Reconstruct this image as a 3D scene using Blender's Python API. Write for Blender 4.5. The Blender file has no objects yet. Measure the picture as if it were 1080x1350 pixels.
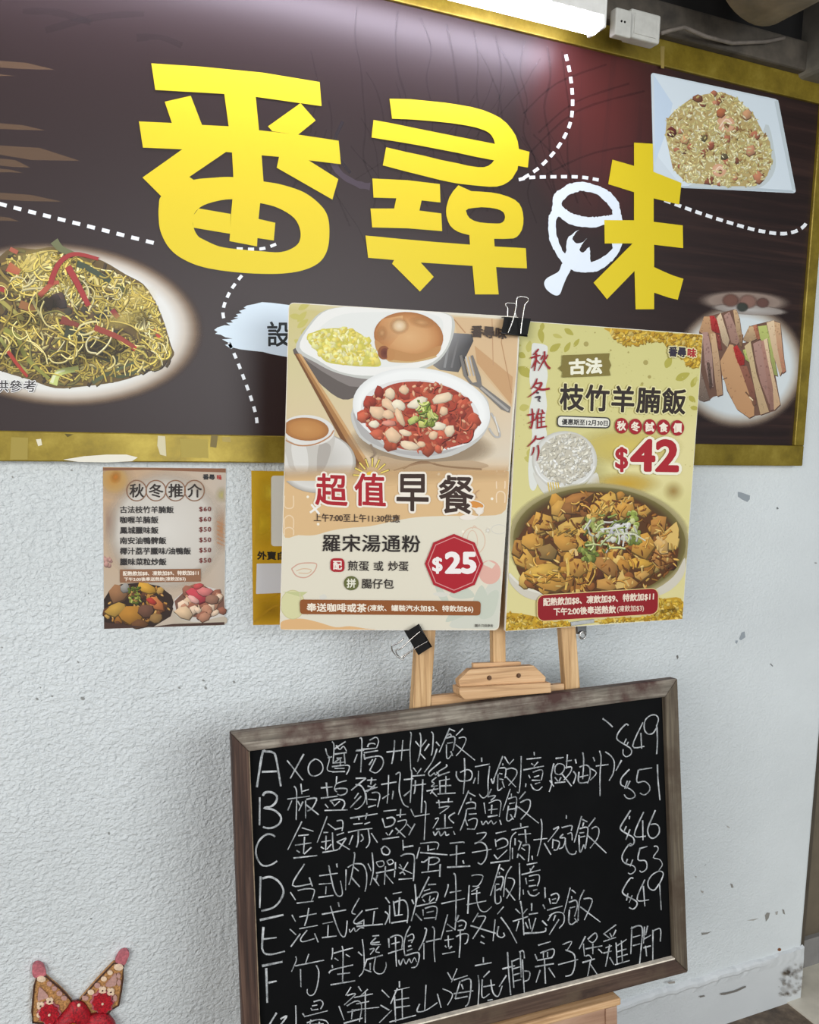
import bpy, bmesh, math, random
from mathutils import Vector, Matrix
from mathutils.geometry import tessellate_polygon

# ------------------------------------------------------------------ camera, world, lights, exposure
SC = bpy.context.scene
COL = SC.collection
CAM_Y, CAM_Z, FPX = -1.6, 1.575, 1144.27
YAW, PITCH, ROLL = math.radians(24.2), math.radians(-6.308), math.radians(-1.741)
FWD = Vector((math.sin(YAW)*math.cos(PITCH), math.cos(YAW)*math.cos(PITCH), math.sin(PITCH)))
_r0 = Vector((math.cos(YAW), -math.sin(YAW), 0))
_d0 = FWD.cross(_r0)
RIGHT = math.cos(ROLL)*_r0 + math.sin(ROLL)*_d0
DOWN = -math.sin(ROLL)*_r0 + math.cos(ROLL)*_d0
CAM = Vector((0, CAM_Y, CAM_Z))
cd = bpy.data.cameras.new('camera')
cd.sensor_fit = 'VERTICAL'; cd.sensor_height = 36; cd.sensor_width = 28.8
cd.lens = FPX*36/1350
cd.clip_start = 0.02
co = bpy.data.objects.new('camera', cd); COL.objects.link(co)
_m = Matrix((RIGHT, -DOWN, -FWD)).transposed().to_4x4(); _m.translation = CAM
co.matrix_world = _m
SC.camera = co

wd = bpy.data.worlds.new('daylight'); SC.world = wd; wd.use_nodes = True
# open street on the left, dim arcade on the right
_N, _L = wd.node_tree.nodes, wd.node_tree.links
_t = _N.new('ShaderNodeTexCoord'); _s = _N.new('ShaderNodeSeparateXYZ'); _r = _N.new('ShaderNodeValToRGB')
_L.new(_t.outputs['Generated'], _s.inputs[0])
_m2 = _N.new('ShaderNodeMapRange'); _m2.inputs[1].default_value = -1; _m2.inputs[2].default_value = 1
_L.new(_s.outputs[0], _m2.inputs[0]); _L.new(_m2.outputs[0], _r.inputs[0])
_e = _r.color_ramp.elements; _e[0].position = .12; _e[0].color = (1.0, .98, 1.0, 1); _e[1].position = .95; _e[1].color = (.10, .14, .16, 1)
_L.new(_r.outputs[0], _N['Background'].inputs[0])
_N['Background'].inputs[1].default_value = 0.74

def area_light(name, loc, target, sx, sy, power, color):
    l = bpy.data.lights.new(name, 'AREA'); l.shape = 'RECTANGLE'; l.size = sx; l.size_y = sy
    l.energy = power; l.color = color
    o = bpy.data.objects.new(name, l); COL.objects.link(o)
    o.location = loc
    o.rotation_euler = (Vector(target)-Vector(loc)).to_track_quat('-Z', 'Y').to_euler()
    return o
area_light('street_daylight', (1.5, -3.4, 1.9), (0.9, 0, 1.2), 2.2, 1.3, 58, (0.95, 0.985, 1.0))
area_light('left_fill_light', (-2.1, -3.0, 2.0), (0.4, 0, 1.2), 1.6, 1.0, 74, (1.0, 0.985, 0.96))  # added unseen fill; shares the key to soften shadows and sign haze

SC.view_settings.view_transform = 'Standard'
SC.view_settings.look = 'None'
SC.view_settings.gamma = 1
SC.view_settings.use_curve_mapping = False
SC.view_settings.exposure = 0.0

# ------------------------------------------------------------------ helpers
def s2l(c):
    c = c/255.0
    return c/12.92 if c <= 0.04045 else ((c+0.055)/1.055)**2.4
def lin(c, a=1.0): return (s2l(c[0]), s2l(c[1]), s2l(c[2]), a)
def pray(x, y): return (FWD + RIGHT*((x-540)/FPX) + DOWN*((y-675)/FPX))
def at(x, y, Y):
    r = pray(x, y); return CAM + r*((Y-CAM_Y)/r.y)
def tag(o, label=None, cat=None, group=None, kind=None):
    if label: o['label'] = label
    if cat: o['category'] = cat
    if group: o['group'] = group
    if kind: o['kind'] = kind
    return o
def empty(name, loc, M=None):
    o = bpy.data.objects.new(name, None); COL.objects.link(o)
    if M is not None: o.matrix_world = M
    o.location = loc; o.empty_display_size = 0.05
    return o
def link(name, me, mats, parent=None):
    o = bpy.data.objects.new(name, me); COL.objects.link(o)
    for m in (mats if isinstance(mats, (list, tuple)) else [mats]): me.materials.append(m)
    if parent is not None: o.parent = parent
    return o

class Plane:
    """a flat thing standing in the place: origin, its right and up directions; front faces the street"""
    def __init__(s, o, X, Z, thick=0.0):
        s.o = Vector(o); s.X = Vector(X).normalized(); s.Z = Vector(Z).normalized()
        s.N = s.Z.cross(s.X).normalized()      # points away from the street
        s.thick = thick; s.n = 0.0
        s.M = Matrix((s.X, s.N, s.Z)).transposed().to_4x4(); s.M.translation = s.o
    def uv(s, x, y, off=None):
        off = s.thick if off is None else off
        r = pray(x, y); q = s.o - s.N*off
        t = (q-CAM).dot(s.N)/r.dot(s.N)
        p = CAM + r*t - s.o
        return p.dot(s.X), p.dot(s.Z)
def rot_axes(yaw, tilt, roll):
    cy, sy, ct, st, c, s = math.cos(yaw), math.sin(yaw), math.cos(tilt), math.sin(tilt), math.cos(roll), math.sin(roll)
    X = Vector((cy, sy, 0)); Z = Vector((-sy*st, cy*st, ct))
    return c*X+s*Z, -s*X+c*Z

LAYER = 1.2e-6
INK_GAIN = [1.0]      # darkens ink colours to offset the strong light on the sheets
def catmull(P, k=4, closed=False):
    n = len(P)
    if n < 3: return list(P)
    out = []
    for i in range(n if closed else n-1):
        p0 = P[(i-1) % n] if closed or i else P[0]
        p1 = P[i]; p2 = P[(i+1) % n]
        p3 = P[(i+2) % n] if closed or i+2 < n else P[n-1]
        for j in range(k):
            t = j/k; a = t*t; b = a*t
            out.append(tuple(0.5*((2*p1[q])+(-p0[q]+p2[q])*t+(2*p0[q]-5*p1[q]+4*p2[q]-p3[q])*a+(-p0[q]+3*p1[q]-3*p2[q]+p3[q])*b) for q in (0, 1)))
    if not closed: out.append(P[-1])
    return out
def inside(p, poly):
    x, y = p; r = False; j = len(poly)-1
    for i in range(len(poly)):
        xi, yi = poly[i]; xj, yj = poly[j]
        if (yi > y) != (yj > y) and x < (xj-xi)*(y-yi)/(yj-yi)+xi: r = not r
        j = i
    return r
def pts(s): return [tuple(float(v) for v in q.split(',')) for q in s.split()]
def mixc(a, b, t): return tuple(a[i]*(1-t)+b[i]*t for i in range(3))
def sh(c, k): return tuple(max(0, min(255, v*k)) for v in c)

_glyph = {}
def glyphs(text, space=1.0):
    key = (text, space)
    if key in _glyph: return _glyph[key]
    cu = bpy.data.curves.new('lettering_source', 'FONT'); cu.body = text; cu.resolution_u = 3
    cu.space_character = space; cu.space_line = 1.0
    o = bpy.data.objects.new('lettering_source', cu); COL.objects.link(o)
    dg = bpy.context.evaluated_depsgraph_get()
    me = o.evaluated_get(dg).to_mesh()
    V = [(v.co.x, v.co.y) for v in me.vertices]; F = [tuple(p.vertices) for p in me.polygons]
    o.evaluated_get(dg).to_mesh_clear()
    bpy.data.objects.remove(o); bpy.data.curves.remove(cu)
    ec = {}
    for f in F:
        for i in range(len(f)):
            e = (f[i], f[(i+1) % len(f)]); k = (min(e), max(e)); ec[k] = ec.get(k, 0)+1
    # vertices may be split between contours and fill: weld by position
    E = [k for k, c in ec.items() if c == 1]
    _glyph[key] = (V, F, E)
    return _glyph[key]

class Ink:
    """printed artwork lying on a Plane; colours are the colours of the print"""
    def __init__(s, pl, root, name, z=(0, 0, 1), mats=None, base=None):
        s.pl, s.root, s.name, s.z = pl, root, name, z
        if base is not None: pl.n = base
        s.V, s.F, s.C, s.A = [], [], [], []
        s.mats = mats
    def px(s, p): return (s.z[0]+p[0]/s.z[2], s.z[1]+p[1]/s.z[2])
    def add(s, P, faces, cols, a=None):
        s.pl.n += LAYER
        off = s.pl.thick+s.pl.n
        b = len(s.V)
        for p in P:
            u, v = s.pl.uv(*s.px(p)); s.V.append((u, -off, v))
        s.F += [tuple(b+i for i in f) for f in faces]
        if isinstance(cols, tuple): cols = [cols]*len(P)
        if a is None: a = [1.0]*len(P)
        g = INK_GAIN[0]; s.C += [tuple(v*g for v in lin(c))[:3]+(al,) for c, al in zip(cols, a)]
        return s
    def poly(s, P, col, holes=(), cols=None):
        if isinstance(P, str): P = pts(P)
        L = [list(P)]+[pts(h) if isinstance(h, str) else list(h) for h in holes]
        flat = [p for l in L for p in l]
        tris = tessellate_polygon([[Vector((p[0], p[1], 0)) for p in l] for l in L])
        return s.add(flat, tris, cols or col)
    def smooth(s, P, col, holes=(), k=4):
        if isinstance(P, str): P = pts(P)
        return s.poly(catmull(P, k, True), col, [catmull(pts(h) if isinstance(h, str) else h, k, True) for h in holes])
    def rect(s, x0, y0, x1, y1, col): return s.add([(x0, y0), (x1, y0), (x1, y1), (x0, y1)], [(0, 1, 2, 3)], col)
    def rrect(s, quad, r, col):
        out = []
        for i in range(4):
            p = Vector(quad[i]); a = (Vector(quad[i-1])-p).normalized(); b = (Vector(quad[(i+1) % 4])-p).normalized()
            for k in range(5):
                t = math.pi/2*k/4
                q = p + a*r*(1-math.sin(t)) + b*r*(1-math.cos(t)); out.append((q.x, q.y))
        return s.poly(out, col)
    def ell(s, cx, cy, rx, ry, col, edge=None, rot=0, n=24):
        return s.rad(cx, cy, rx, ry, [(0, col, 1), (1, edge or col, 1)], rot, n)
    def rad(s, cx, cy, rx, ry, stops, rot=0, n=32):
        c, q = math.cos(math.radians(rot)), math.sin(math.radians(rot))
        P, cols, al, F = [], [], [], []
        first = True
        for (r, col, a) in stops:
            base = len(P)
            if r == 0:
                P.append((cx, cy)); cols.append(col); al.append(a); prev = None; continue
            for i in range(n):
                t = 2*math.pi*i/n; x, y = rx*r*math.cos(t), ry*r*math.sin(t)
                P.append((cx+x*c-y*q, cy+x*q+y*c)); cols.append(col); al.append(a)
            if base == 1 and stops[0][0] == 0:
                F += [(0, base+i, base+(i+1) % n) for i in range(n)]
            elif base > 0:
                F += [(base-n+i, base+i, base+(i+1) % n, base-n+(i+1) % n) for i in range(n)]
        return s.add(P, F, cols, al)
    def ring(s, cx, cy, rx, ry, w, col, rot=0, n=40, a0=0, a1=360):
        P = []
        c, q = math.cos(math.radians(rot)), math.sin(math.radians(rot))
        for i in range(n+1):
            t = math.radians(a0+(a1-a0)*i/n); x, y = rx*math.cos(t), ry*math.sin(t)
            P.append((cx+x*c-y*q, cy+x*q+y*c))
        return s.stroke(P, w, col, smooth=False)
    def stroke(s, P, w, col, w1=None, smooth=True, col1=None, jit=0.0, cap=False):
        if isinstance(P, str): P = pts(P)
        if smooth: P = catmull(P)
        n = len(P); w1 = w if w1 is None else w1
        L, cols = [], []
        for i in range(n):
            a = P[max(i-1, 0)]; b = P[min(i+1, n-1)]
            dx, dy = b[0]-a[0], b[1]-a[1]; d = math.hypot(dx, dy) or 1
            if cap and i == 0: P0 = (P[0][0]-dx/d*w*.35, P[0][1]-dy/d*w*.35)
            t = i/max(n-1, 1)
            h = (w*(1-t)+w1*t)/2
            if jit: h *= 1+random.uniform(-jit, jit)
            nx, ny = -dy/d*h, dx/d*h
            L += [(P[i][0]+nx, P[i][1]+ny), (P[i][0]-nx, P[i][1]-ny)]
            cc = mixc(col, col1, t) if col1 else col
            cols += [cc, cc]
        return s.add(L, [(2*i, 2*i+1, 2*i+3, 2*i+2) for i in range(n-1)], cols)
    def brush(s, P, col, smooth=True):
        """calligraphy stroke: points x,y,w"""
        Q = [tuple(float(v) for v in q.split(',')) for q in P.split()]
        n = len(Q); C = [(q[0], q[1]) for q in Q]
        k = 4; S = catmull(C, k) if n > 2 else C
        W = []
        for i in range(len(S)):
            t = i/(len(S)-1)*(n-1); a = int(min(t, n-2)) if n > 1 else 0; f = t-a
            W.append(Q[a][2]*(1-f)+Q[min(a+1, n-1)][2]*f)
        L = []
        for i in range(len(S)):
            a = S[max(i-1, 0)]; b = S[min(i+1, len(S)-1)]
            dx, dy = b[0]-a[0], b[1]-a[1]; d = math.hypot(dx, dy) or 1; h = W[i]/2
            L += [(S[i][0]-dy/d*h, S[i][1]+dx/d*h), (S[i][0]+dy/d*h, S[i][1]-dx/d*h)]
        return s.add(L, [(2*i, 2*i+1, 2*i+3, 2*i+2) for i in range(len(S)-1)], col)
    def dashes(s, P, dash, gap, w, col):
        if isinstance(P, str): P = pts(P)
        P = catmull(P, 12); acc = 0.0; seg = []; on = True
        for i in range(len(P)-1):
            a, b = Vector(P[i]), Vector(P[i+1]); L = (b-a).length
            if L == 0: continue
            t = 0.0
            while t < L:
                lim = dash if on else gap
                step = min(lim-acc, L-t)
                if on:
                    if not seg: seg = [tuple(a+(b-a)*(t/L))]
                    seg.append(tuple(a+(b-a)*((t+step)/L)))
                acc += step; t += step
                if acc >= lim-1e-6:
                    if on and len(seg) > 1: s.stroke(seg, w, col, smooth=False)
                    seg = []; acc = 0.0; on = not on
        return s
    def text(s, t, quad, col, bold=0.0, halo=None, space=1.0):
        """quad: x0,y0,x1,y1 or four corners TL TR BR BL in this print's coordinates"""
        if isinstance(quad, str): quad = tuple(float(v) for v in quad.replace(' ', ',').split(','))
        if len(quad) == 4 and not isinstance(quad[0], (tuple, list)):
            x0, y0, x1, y1 = quad; quad = [(x0, y0), (x1, y0), (x1, y1), (x0, y1)]
        elif len(quad) == 8: quad = [(quad[i], quad[i+1]) for i in range(0, 8, 2)]
        V, F, E = glyphs(t, space)
        xs = [v[0] for v in V]; ys = [v[1] for v in V]
        ax, bx, ay, by = min(xs), max(xs), min(ys), max(ys)
        def mp(v):
            u = (v[0]-ax)/(bx-ax); w = 1-(v[1]-ay)/(by-ay)
            return tuple((quad[0][i]*(1-u)+quad[1][i]*u)*(1-w)+(quad[3][i]*(1-u)+quad[2][i]*u)*w for i in (0, 1))
        def fat(h, c):
            n0 = s.pl.n; i = 0
            for a, b in E:
                P = []; i += 1; s.pl.n = n0+(i % 53)*LAYER
                A, B = V[a], V[b]; dx, dy = B[0]-A[0], B[1]-A[1]; d = math.hypot(dx, dy)
                if d < 1e-7: continue
                nx, ny, ex, ey = -dy/d*h, dx/d*h, dx/d*h, dy/d*h
                k = len(P)
                P += [mp((A[0]+nx, A[1]+ny)), mp((B[0]+nx, B[1]+ny)), mp((B[0]+ex*.8+nx*.5, B[1]+ey*.8+ny*.5)), mp((B[0]+ex*.8-nx*.5, B[1]+ey*.8-ny*.5)),
                      mp((B[0]-nx, B[1]-ny)), mp((A[0]-nx, A[1]-ny)), mp((A[0]-ex*.8-nx*.5, A[1]-ey*.8-ny*.5)), mp((A[0]-ex*.8+nx*.5, A[1]-ey*.8+ny*.5))]
                s.add(P, [tuple(range(8))], c)
            s.pl.n = n0+54*LAYER
        if halo:
            fat(halo[0]+bold, halo[1]); s.add([mp(v) for v in V], F, halo[1])
        if bold: fat(bold, col)
        s.add([mp(v) for v in V], F, col)
        return s
    # ---- painterly pieces of printed food photographs
    def sample(s, poly, n, sort=True):
        xs = [p[0] for p in poly]; ys = [p[1] for p in poly]; out = []
        while len(out) < n:
            p = (random.uniform(min(xs), max(xs)), random.uniform(min(ys), max(ys)))
            if inside(p, poly): out.append(p)
        return sorted(out, key=lambda p: p[1]) if sort else out
    def chunk(s, cx, cy, rx, ry, col, rot=0, n=7, dark=True, top=1.16, bot=0.66, edge=.5):
        c, q = math.cos(rot), math.sin(rot); P = []
        for i in range(n):
            t = 2*math.pi*(i+random.uniform(-.25, .25))/n; k = random.uniform(.8, 1.12)
            x, y = rx*k*math.cos(t), ry*k*math.sin(t); P.append((cx+x*c-y*q, cy+x*q+y*c))
        if dark:
            s.add([(cx+(p[0]-cx)*1.09+rx*.04, cy+(p[1]-cy)*1.09+ry*.10) for p in P], [tuple(range(n))], sh(col, edge))
        cols = []
        m = max(rx, ry)
        for p in P:
            t = ((p[1]-cy)*.8+(p[0]-cx)*.45)/m*.5+.5
            cols.append(sh(col, top*(1-t)+bot*t))
        P2 = P+[(cx-rx*.1, cy-ry*.15)]; cols.append(sh(col, 1.08))
        return s.add(P2, [(i, (i+1) % n, n) for i in range(n)], cols)
    def pile(s, poly, n, pal, smin, smax, el=.6, **kw):
        if isinstance(poly, str): poly = pts(poly)
        for p in s.sample(poly, n):
            r = random.uniform(smin, smax)
            s.chunk(p[0], p[1], r, r*random.uniform(el, 1), random.choice(pal), random.uniform(0, 3.1), random.choice((6, 7, 8, 9)), **kw)
    def strands(s, poly, n, pal, ln, w, curl=.8, sort=False, ang=None):
        if isinstance(poly, str): poly = pts(poly)
        n0 = s.pl.n; i = 0
        for p in s.sample(poly, n, sort):
            i += 2; s.pl.n = n0+(i % 190)*LAYER
            a = random.uniform(0, 6.28) if ang is None else random.gauss(*ang); k = random.uniform(-curl, curl); q = [p]
            L = random.uniform(ln*.5, ln*1.2)
            for j in range(4):
                p = (p[0]+math.cos(a)*L/4, p[1]+math.sin(a)*L/4); a += k+random.uniform(-.3, .3)
                if not inside(p, poly): break
                q.append(p)
            if len(q) < 2: continue
            c = random.choice(pal); ww = w*random.uniform(.6, 1.25)
            q = catmull(q, 3)
            s.stroke([(x+w*.25, y+w*.4) for x, y in q], ww*1.2, sh(c, .55), smooth=False)
            s.stroke(q, ww, sh(c, random.uniform(.85, 1.14)), ww*.8, smooth=False)
        s.pl.n = n0+194*LAYER
    def grains(s, poly, n, pal, L, w, dark=.74):
        if isinstance(poly, str): poly = pts(poly)
        n0 = s.pl.n; i = 0
        for p in s.sample(poly, n, False):
            i += 2; s.pl.n = n0+(i % 160)*LAYER
            a = random.uniform(0, 3.14); c, q = math.cos(a), math.sin(a); l = L*random.uniform(.6, 1.2)/2; h = w*random.uniform(.7, 1.2)/2
            P = [(p[0]-c*l, p[1]-q*l), (p[0]-q*h-c*l*.4, p[1]+c*h-q*l*.4), (p[0]-q*h+c*l*.4, p[1]+c*h+q*l*.4), (p[0]+c*l, p[1]+q*l), (p[0]+q*h+c*l*.4, p[1]-c*h+q*l*.4), (p[0]+q*h-c*l*.4, p[1]-c*h-q*l*.4)]
            col = random.choice(pal)
            if dark: s.add([(x+w*.3, y+w*.45) for x, y in P], [tuple(range(6))], sh(col, dark))
            s.add(P, [tuple(range(6))], sh(col, random.uniform(.9, 1.08)))
        s.pl.n = n0+163*LAYER
    def done(s, label=None):
        me = bpy.data.meshes.new(s.name); me.from_pydata(s.V, [], s.F)
        at_ = me.color_attributes.new('ink', 'FLOAT_COLOR', 'POINT')
        at_.data.foreach_set('color', [v for c in s.C for v in c])
        o = link(s.name, me, s.mats, s.root)
        if label: o['label'] = label
        return o

# ------------------------------------------------------------------ materials
def mat(name):
    m = bpy.data.materials.new(name); m.use_nodes = True
    return m, m.node_tree.nodes, m.node_tree.links, m.node_tree.nodes['Principled BSDF']
def ramp(N, stops, interp='LINEAR'):
    r = N.new('ShaderNodeValToRGB'); r.color_ramp.interpolation = interp
    e = r.color_ramp.elements
    while len(e) < len(stops): e.new(.5)
    for i, (p, c) in enumerate(stops): e[i].position = p; e[i].color = c if len(c) == 4 else lin(c)
    return r
def noise(N, L, scale, detail=4, rough=.55, vec=None, dist=0):
    n = N.new('ShaderNodeTexNoise'); n.inputs['Scale'].default_value = scale; n.inputs['Detail'].default_value = detail
    n.inputs['Roughness'].default_value = rough; n.inputs['Distortion'].default_value = dist
    if vec is not None: L.new(vec, n.inputs['Vector'])
    return n
def objco(N, L, sc=(1, 1, 1), rot=(0, 0, 0), loc=(0, 0, 0)):
    t = N.new('ShaderNodeTexCoord'); m = N.new('ShaderNodeMapping')
    m.inputs['Scale'].default_value = sc; m.inputs['Rotation'].default_value = rot; m.inputs['Location'].default_value = loc
    L.new(t.outputs['Object'], m.inputs['Vector']); return m.outputs[0]
def mixrgb(N, L, fac, a, b, mode='MIX'):
    m = N.new('ShaderNodeMix'); m.data_type = 'RGBA'; m.blend_type = mode
    for sock, v in ((m.inputs[0], fac), (m.inputs[6], a), (m.inputs[7], b)):
        if hasattr(v, 'is_linked') or hasattr(v, 'node'): L.new(v, sock)
        else: sock.default_value = v
    return m.outputs[2]
def bump(N, L, B, h, strength, dist):
    b = N.new('ShaderNodeBump'); b.inputs['Strength'].default_value = strength; b.inputs['Distance'].default_value = dist
    L.new(h, b.inputs['Height']); L.new(b.outputs[0], B.inputs['Normal'])
def plain(name, col, rough=.5, metal=0.0, var=.08, scale=40, bmp=0.0, coat=0.0):
    m, N, L, B = mat(name)
    n = noise(N, L, scale, 4, .6, objco(N, L))
    r = ramp(N, [(.3, lin(sh(col, 1-var))), (.7, lin(sh(col, 1+var)))]); L.new(n.outputs[0], r.inputs[0])
    L.new(r.outputs[0], B.inputs['Base Color']); B.inputs['Roughness'].default_value = rough; B.inputs['Metallic'].default_value = metal
    B.inputs['Coat Weight'].default_value = coat
    if bmp: bump(N, L, B, n.outputs[0], .5, bmp)
    return m
def ink_material(name, rough, spec=.5):
    m, N, L, B = mat(name)
    a = N.new('ShaderNodeVertexColor'); a.layer_name = 'ink'
    L.new(a.outputs[0], B.inputs['Base Color']); B.inputs['Roughness'].default_value = rough
    B.inputs['Specular IOR Level'].default_value = spec
    return m
def soft_ink_material(name, rough, spec=.5):
    m = ink_material(name, rough, spec); N, L = m.node_tree.nodes, m.node_tree.links
    a = [n for n in N if n.type == 'VERTEX_COLOR'][0]
    L.new(a.outputs[1], N['Principled BSDF'].inputs['Alpha'])
    return m
SIGN_INK = ink_material('gloss_vinyl_print', .5); SIGN_SOFT = soft_ink_material('gloss_vinyl_soft_print', .5)
PAPER_INK = ink_material('laminated_print', .55, .3); PAPER_SOFT = soft_ink_material('laminated_soft_print', .55, .3)
def wood(name, c0, c1, c2, sc=(60, 60, 4), rough=.6, bm=.0006, blotch=None):
    m, N, L, B = mat(name)
    v = objco(N, L, sc)
    n = noise(N, L, 1.0, 6, .6, v, .6)
    r = ramp(N, [(.28, c0), (.5, c1), (.72, c2)]); L.new(n.outputs[0], r.inputs[0])
    out = r.outputs[0]
    if blotch:
        n2 = noise(N, L, 9, 5, .65, objco(N, L)); r2 = ramp(N, [(.45, (0, 0, 0, 1)), (.65, (1, 1, 1, 1))]); L.new(n2.outputs[0], r2.inputs[0])
        out = mixrgb(N, L, r2.outputs[0], out, lin(blotch))
    L.new(out, B.inputs['Base Color']); B.inputs['Roughness'].default_value = rough
    bump(N, L, B, n.outputs[0], .6, bm)
    return m
PINE = wood('pine_wood', (146, 108, 68), (192, 154, 106), (220, 186, 140), (120, 120, 5))
PINE_H = wood('pine_wood_across', (150, 114, 78), (198, 158, 114), (222, 188, 146), (5, 120, 120))
GREYWOOD = wood('weathered_grey_wood', (72, 66, 58), (122, 114, 102), (166, 158, 144), (6, 130, 130), .75, .0008, (70, 44, 38))
DARKWOOD = wood('dark_brown_weathered_wood', (28, 18, 14), (62, 42, 33), (100, 76, 62), (120, 120, 4), .75, .0008)
GREYWOOD_V = wood('weathered_olive_wood', (56, 48, 38), (86, 76, 62), (112, 102, 84), (110, 110, 5), .75, .0008, (72, 58, 44))
BLACKMETAL = plain('black_enamel_steel', (16, 16, 17), .38, .3, .1, 60)
STEEL = plain('nickel_steel_wire', (190, 188, 184), .22, 1.0, .05, 80)
WHITEBOARD = plain('white_foam_board', (226, 220, 206), .7, 0, .03, 60)
PAPER = plain('white_paper', (222, 222, 220), .7, 0, .02, 60)

def box(bm_, x0, x1, y0, y1, z0, z1):
    v = [bm_.verts.new((x, y, z)) for x in (x0, x1) for y in (y0, y1) for z in (z0, z1)]
    for f in ((0, 1, 3, 2), (4, 6, 7, 5), (0, 4, 5, 1), (2, 3, 7, 6), (0, 2, 6, 4), (1, 5, 7, 3)): bm_.faces.new([v[i] for i in f])
    return v
def prism(bm_, P, y0, y1):
    """outline P in (x, z) from depth y0 to y1"""
    n = len(P); a = [bm_.verts.new((p[0], y0, p[1])) for p in P]; b = [bm_.verts.new((p[0], y1, p[1])) for p in P]
    for t in tessellate_polygon([[Vector((p[0], p[1], 0)) for p in P]]):
        bm_.faces.new([a[i] for i in t]); bm_.faces.new([b[i] for i in reversed(t)])
    for i in range(n): bm_.faces.new((a[i], b[i], b[(i+1) % n], a[(i+1) % n]))
def tube(bm_, P, r, n=8, closed=False):
    P = [Vector(p) for p in P]; rings = []
    up = Vector((0, 0, 1))
    for i, p in enumerate(P):
        a = P[i-1] if i or closed else P[0]; b = P[(i+1) % len(P)] if i+1 < len(P) or closed else P[-1]
        d = (b-a).normalized()
        u = d.cross(up)
        if u.length < 1e-3: u = d.cross(Vector((1, 0, 0)))
        u.normalize(); w = d.cross(u)
        rings.append([bm_.verts.new(p+u*(r*math.cos(2*math.pi*k/n))+w*(r*math.sin(2*math.pi*k/n))) for k in range(n)])
    m = len(rings)
    for i in range(m if closed else m-1):
        A, Bq = rings[i], rings[(i+1) % m]
        for k in range(n): bm_.faces.new((A[k], A[(k+1) % n], Bq[(k+1) % n], Bq[k]))
    if not closed: bm_.faces.new(rings[0]); bm_.faces.new(list(reversed(rings[-1])))
def mesh(name, bm_, m, parent=None, bevel=0.0, smooth=False, seg=2):
    bmesh.ops.recalc_face_normals(bm_, faces=bm_.faces)
    me = bpy.data.meshes.new(name); bm_.to_mesh(me); bm_.free()
    o = link(name, me, m, parent)
    if smooth:
        for p in me.polygons: p.use_smooth = True
    if bevel:
        b = o.modifiers.new('bevel', 'BEVEL'); b.width = bevel; b.segments = seg; b.limit_method = 'ANGLE'
    return o
random.seed(7)
# ------------------------------------------------------------------ the setting
def stucco(name, col, amount=1.0):
    m, N, L, B = mat(name)
    v = objco(N, L, (1, 1, 1.25))
    n1 = noise(N, L, 122, 3, .55, v, .35); n2 = noise(N, L, 34, 2, .5, v); n3 = noise(N, L, 1.6, 5, .6, v)
    a = N.new('ShaderNodeMath'); a.operation = 'MULTIPLY_ADD'; L.new(n2.outputs[0], a.inputs[0]); a.inputs[1].default_value = .7; L.new(n1.outputs[0], a.inputs[2])
    # the plaster is smoother towards the right end of the wall
    sx = N.new('ShaderNodeSeparateXYZ'); L.new(objco(N, L), sx.inputs[0])
    mr = N.new('ShaderNodeMapRange'); mr.inputs[1].default_value = 1.1; mr.inputs[2].default_value = 1.85; mr.inputs[3].default_value = .9; mr.inputs[4].default_value = .16
    L.new(sx.outputs[0], mr.inputs[0])
    ms = N.new('ShaderNodeMath'); ms.operation = 'MULTIPLY'; L.new(mr.outputs[0], ms.inputs[0]); ms.inputs[1].default_value = amount
    b = N.new('ShaderNodeBump'); b.inputs['Distance'].default_value = .0068
    L.new(ms.outputs[0], b.inputs['Strength']); L.new(a.outputs[0], b.inputs['Height']); L.new(b.outputs[0], B.inputs['Normal'])
    r = ramp(N, [(.3, sh(col, .955)), (.7, sh(col, 1.02))]); L.new(n3.outputs[0], r.inputs[0])
    # grime specks
    n4 = noise(N, L, 60, 2, .5, v); r4 = ramp(N, [(.745, (0, 0, 0, 1)), (.80, (1, 1, 1, 1))]); L.new(n4.outputs[0], r4.inputs[0])
    f = N.new('ShaderNodeMath'); f.operation = 'MULTIPLY'; L.new(r4.outputs[0], f.inputs[0]); f.inputs[1].default_value = .45
    c = mixrgb(N, L, f.outputs[0], r.outputs[0], lin((120, 124, 124)))
    L.new(c, B.inputs['Base Color']); B.inputs['Roughness'].default_value = .62
    return m
STUCCO = stucco('white_painted_stucco', (214, 220, 221))
STUCCO_LOW = stucco('white_painted_plinth', (206, 210, 211), .35)

WALL_R = 1.952
b = bmesh.new(); box(b, -1.6, WALL_R, 0, .16, 0, 2.62)
wall = tag(mesh('wall_back', b, STUCCO, None, .012, seg=3), kind='structure')
b = bmesh.new()
prof = [(0, 0), (-.009, 0), (-.009, .120), (-.0095, .132), (-.012, .138), (-.011, .145), (-.006, .150), (0, .153)]
nseg = 260; rows = []
for i in range(nseg+1):
    x = -1.6+(WALL_R-.002+1.6)*i/nseg
    w1 = .0012*math.sin(x*23)+.0012*math.sin(x*61+1); f = max(0, min(1, (1.84-x)/.10)); jz = random.uniform(-.0018, .0018); jy = random.uniform(-.0014, .0014)
    rows.append([b.verts.new((x, (y+(jy if 2 < k < 7 else 0)) if k < 3 else (-.009+(y+.009)*f+(jy if k < 7 else 0))*(1 if k < 7 else 0), z+((w1+jz)*(1 if k > 2 else 0)))) for k, (y, z) in enumerate(prof)])
for i in range(nseg):
    for k in range(7): b.faces.new((rows[i][k], rows[i][k+1], rows[i+1][k+1], rows[i+1][k]))
b.faces.new(rows[0]); b.faces.new(list(reversed(rows[-1])))
tag(mesh('baseboard_back', b, STUCCO_LOW), kind='structure')

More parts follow.
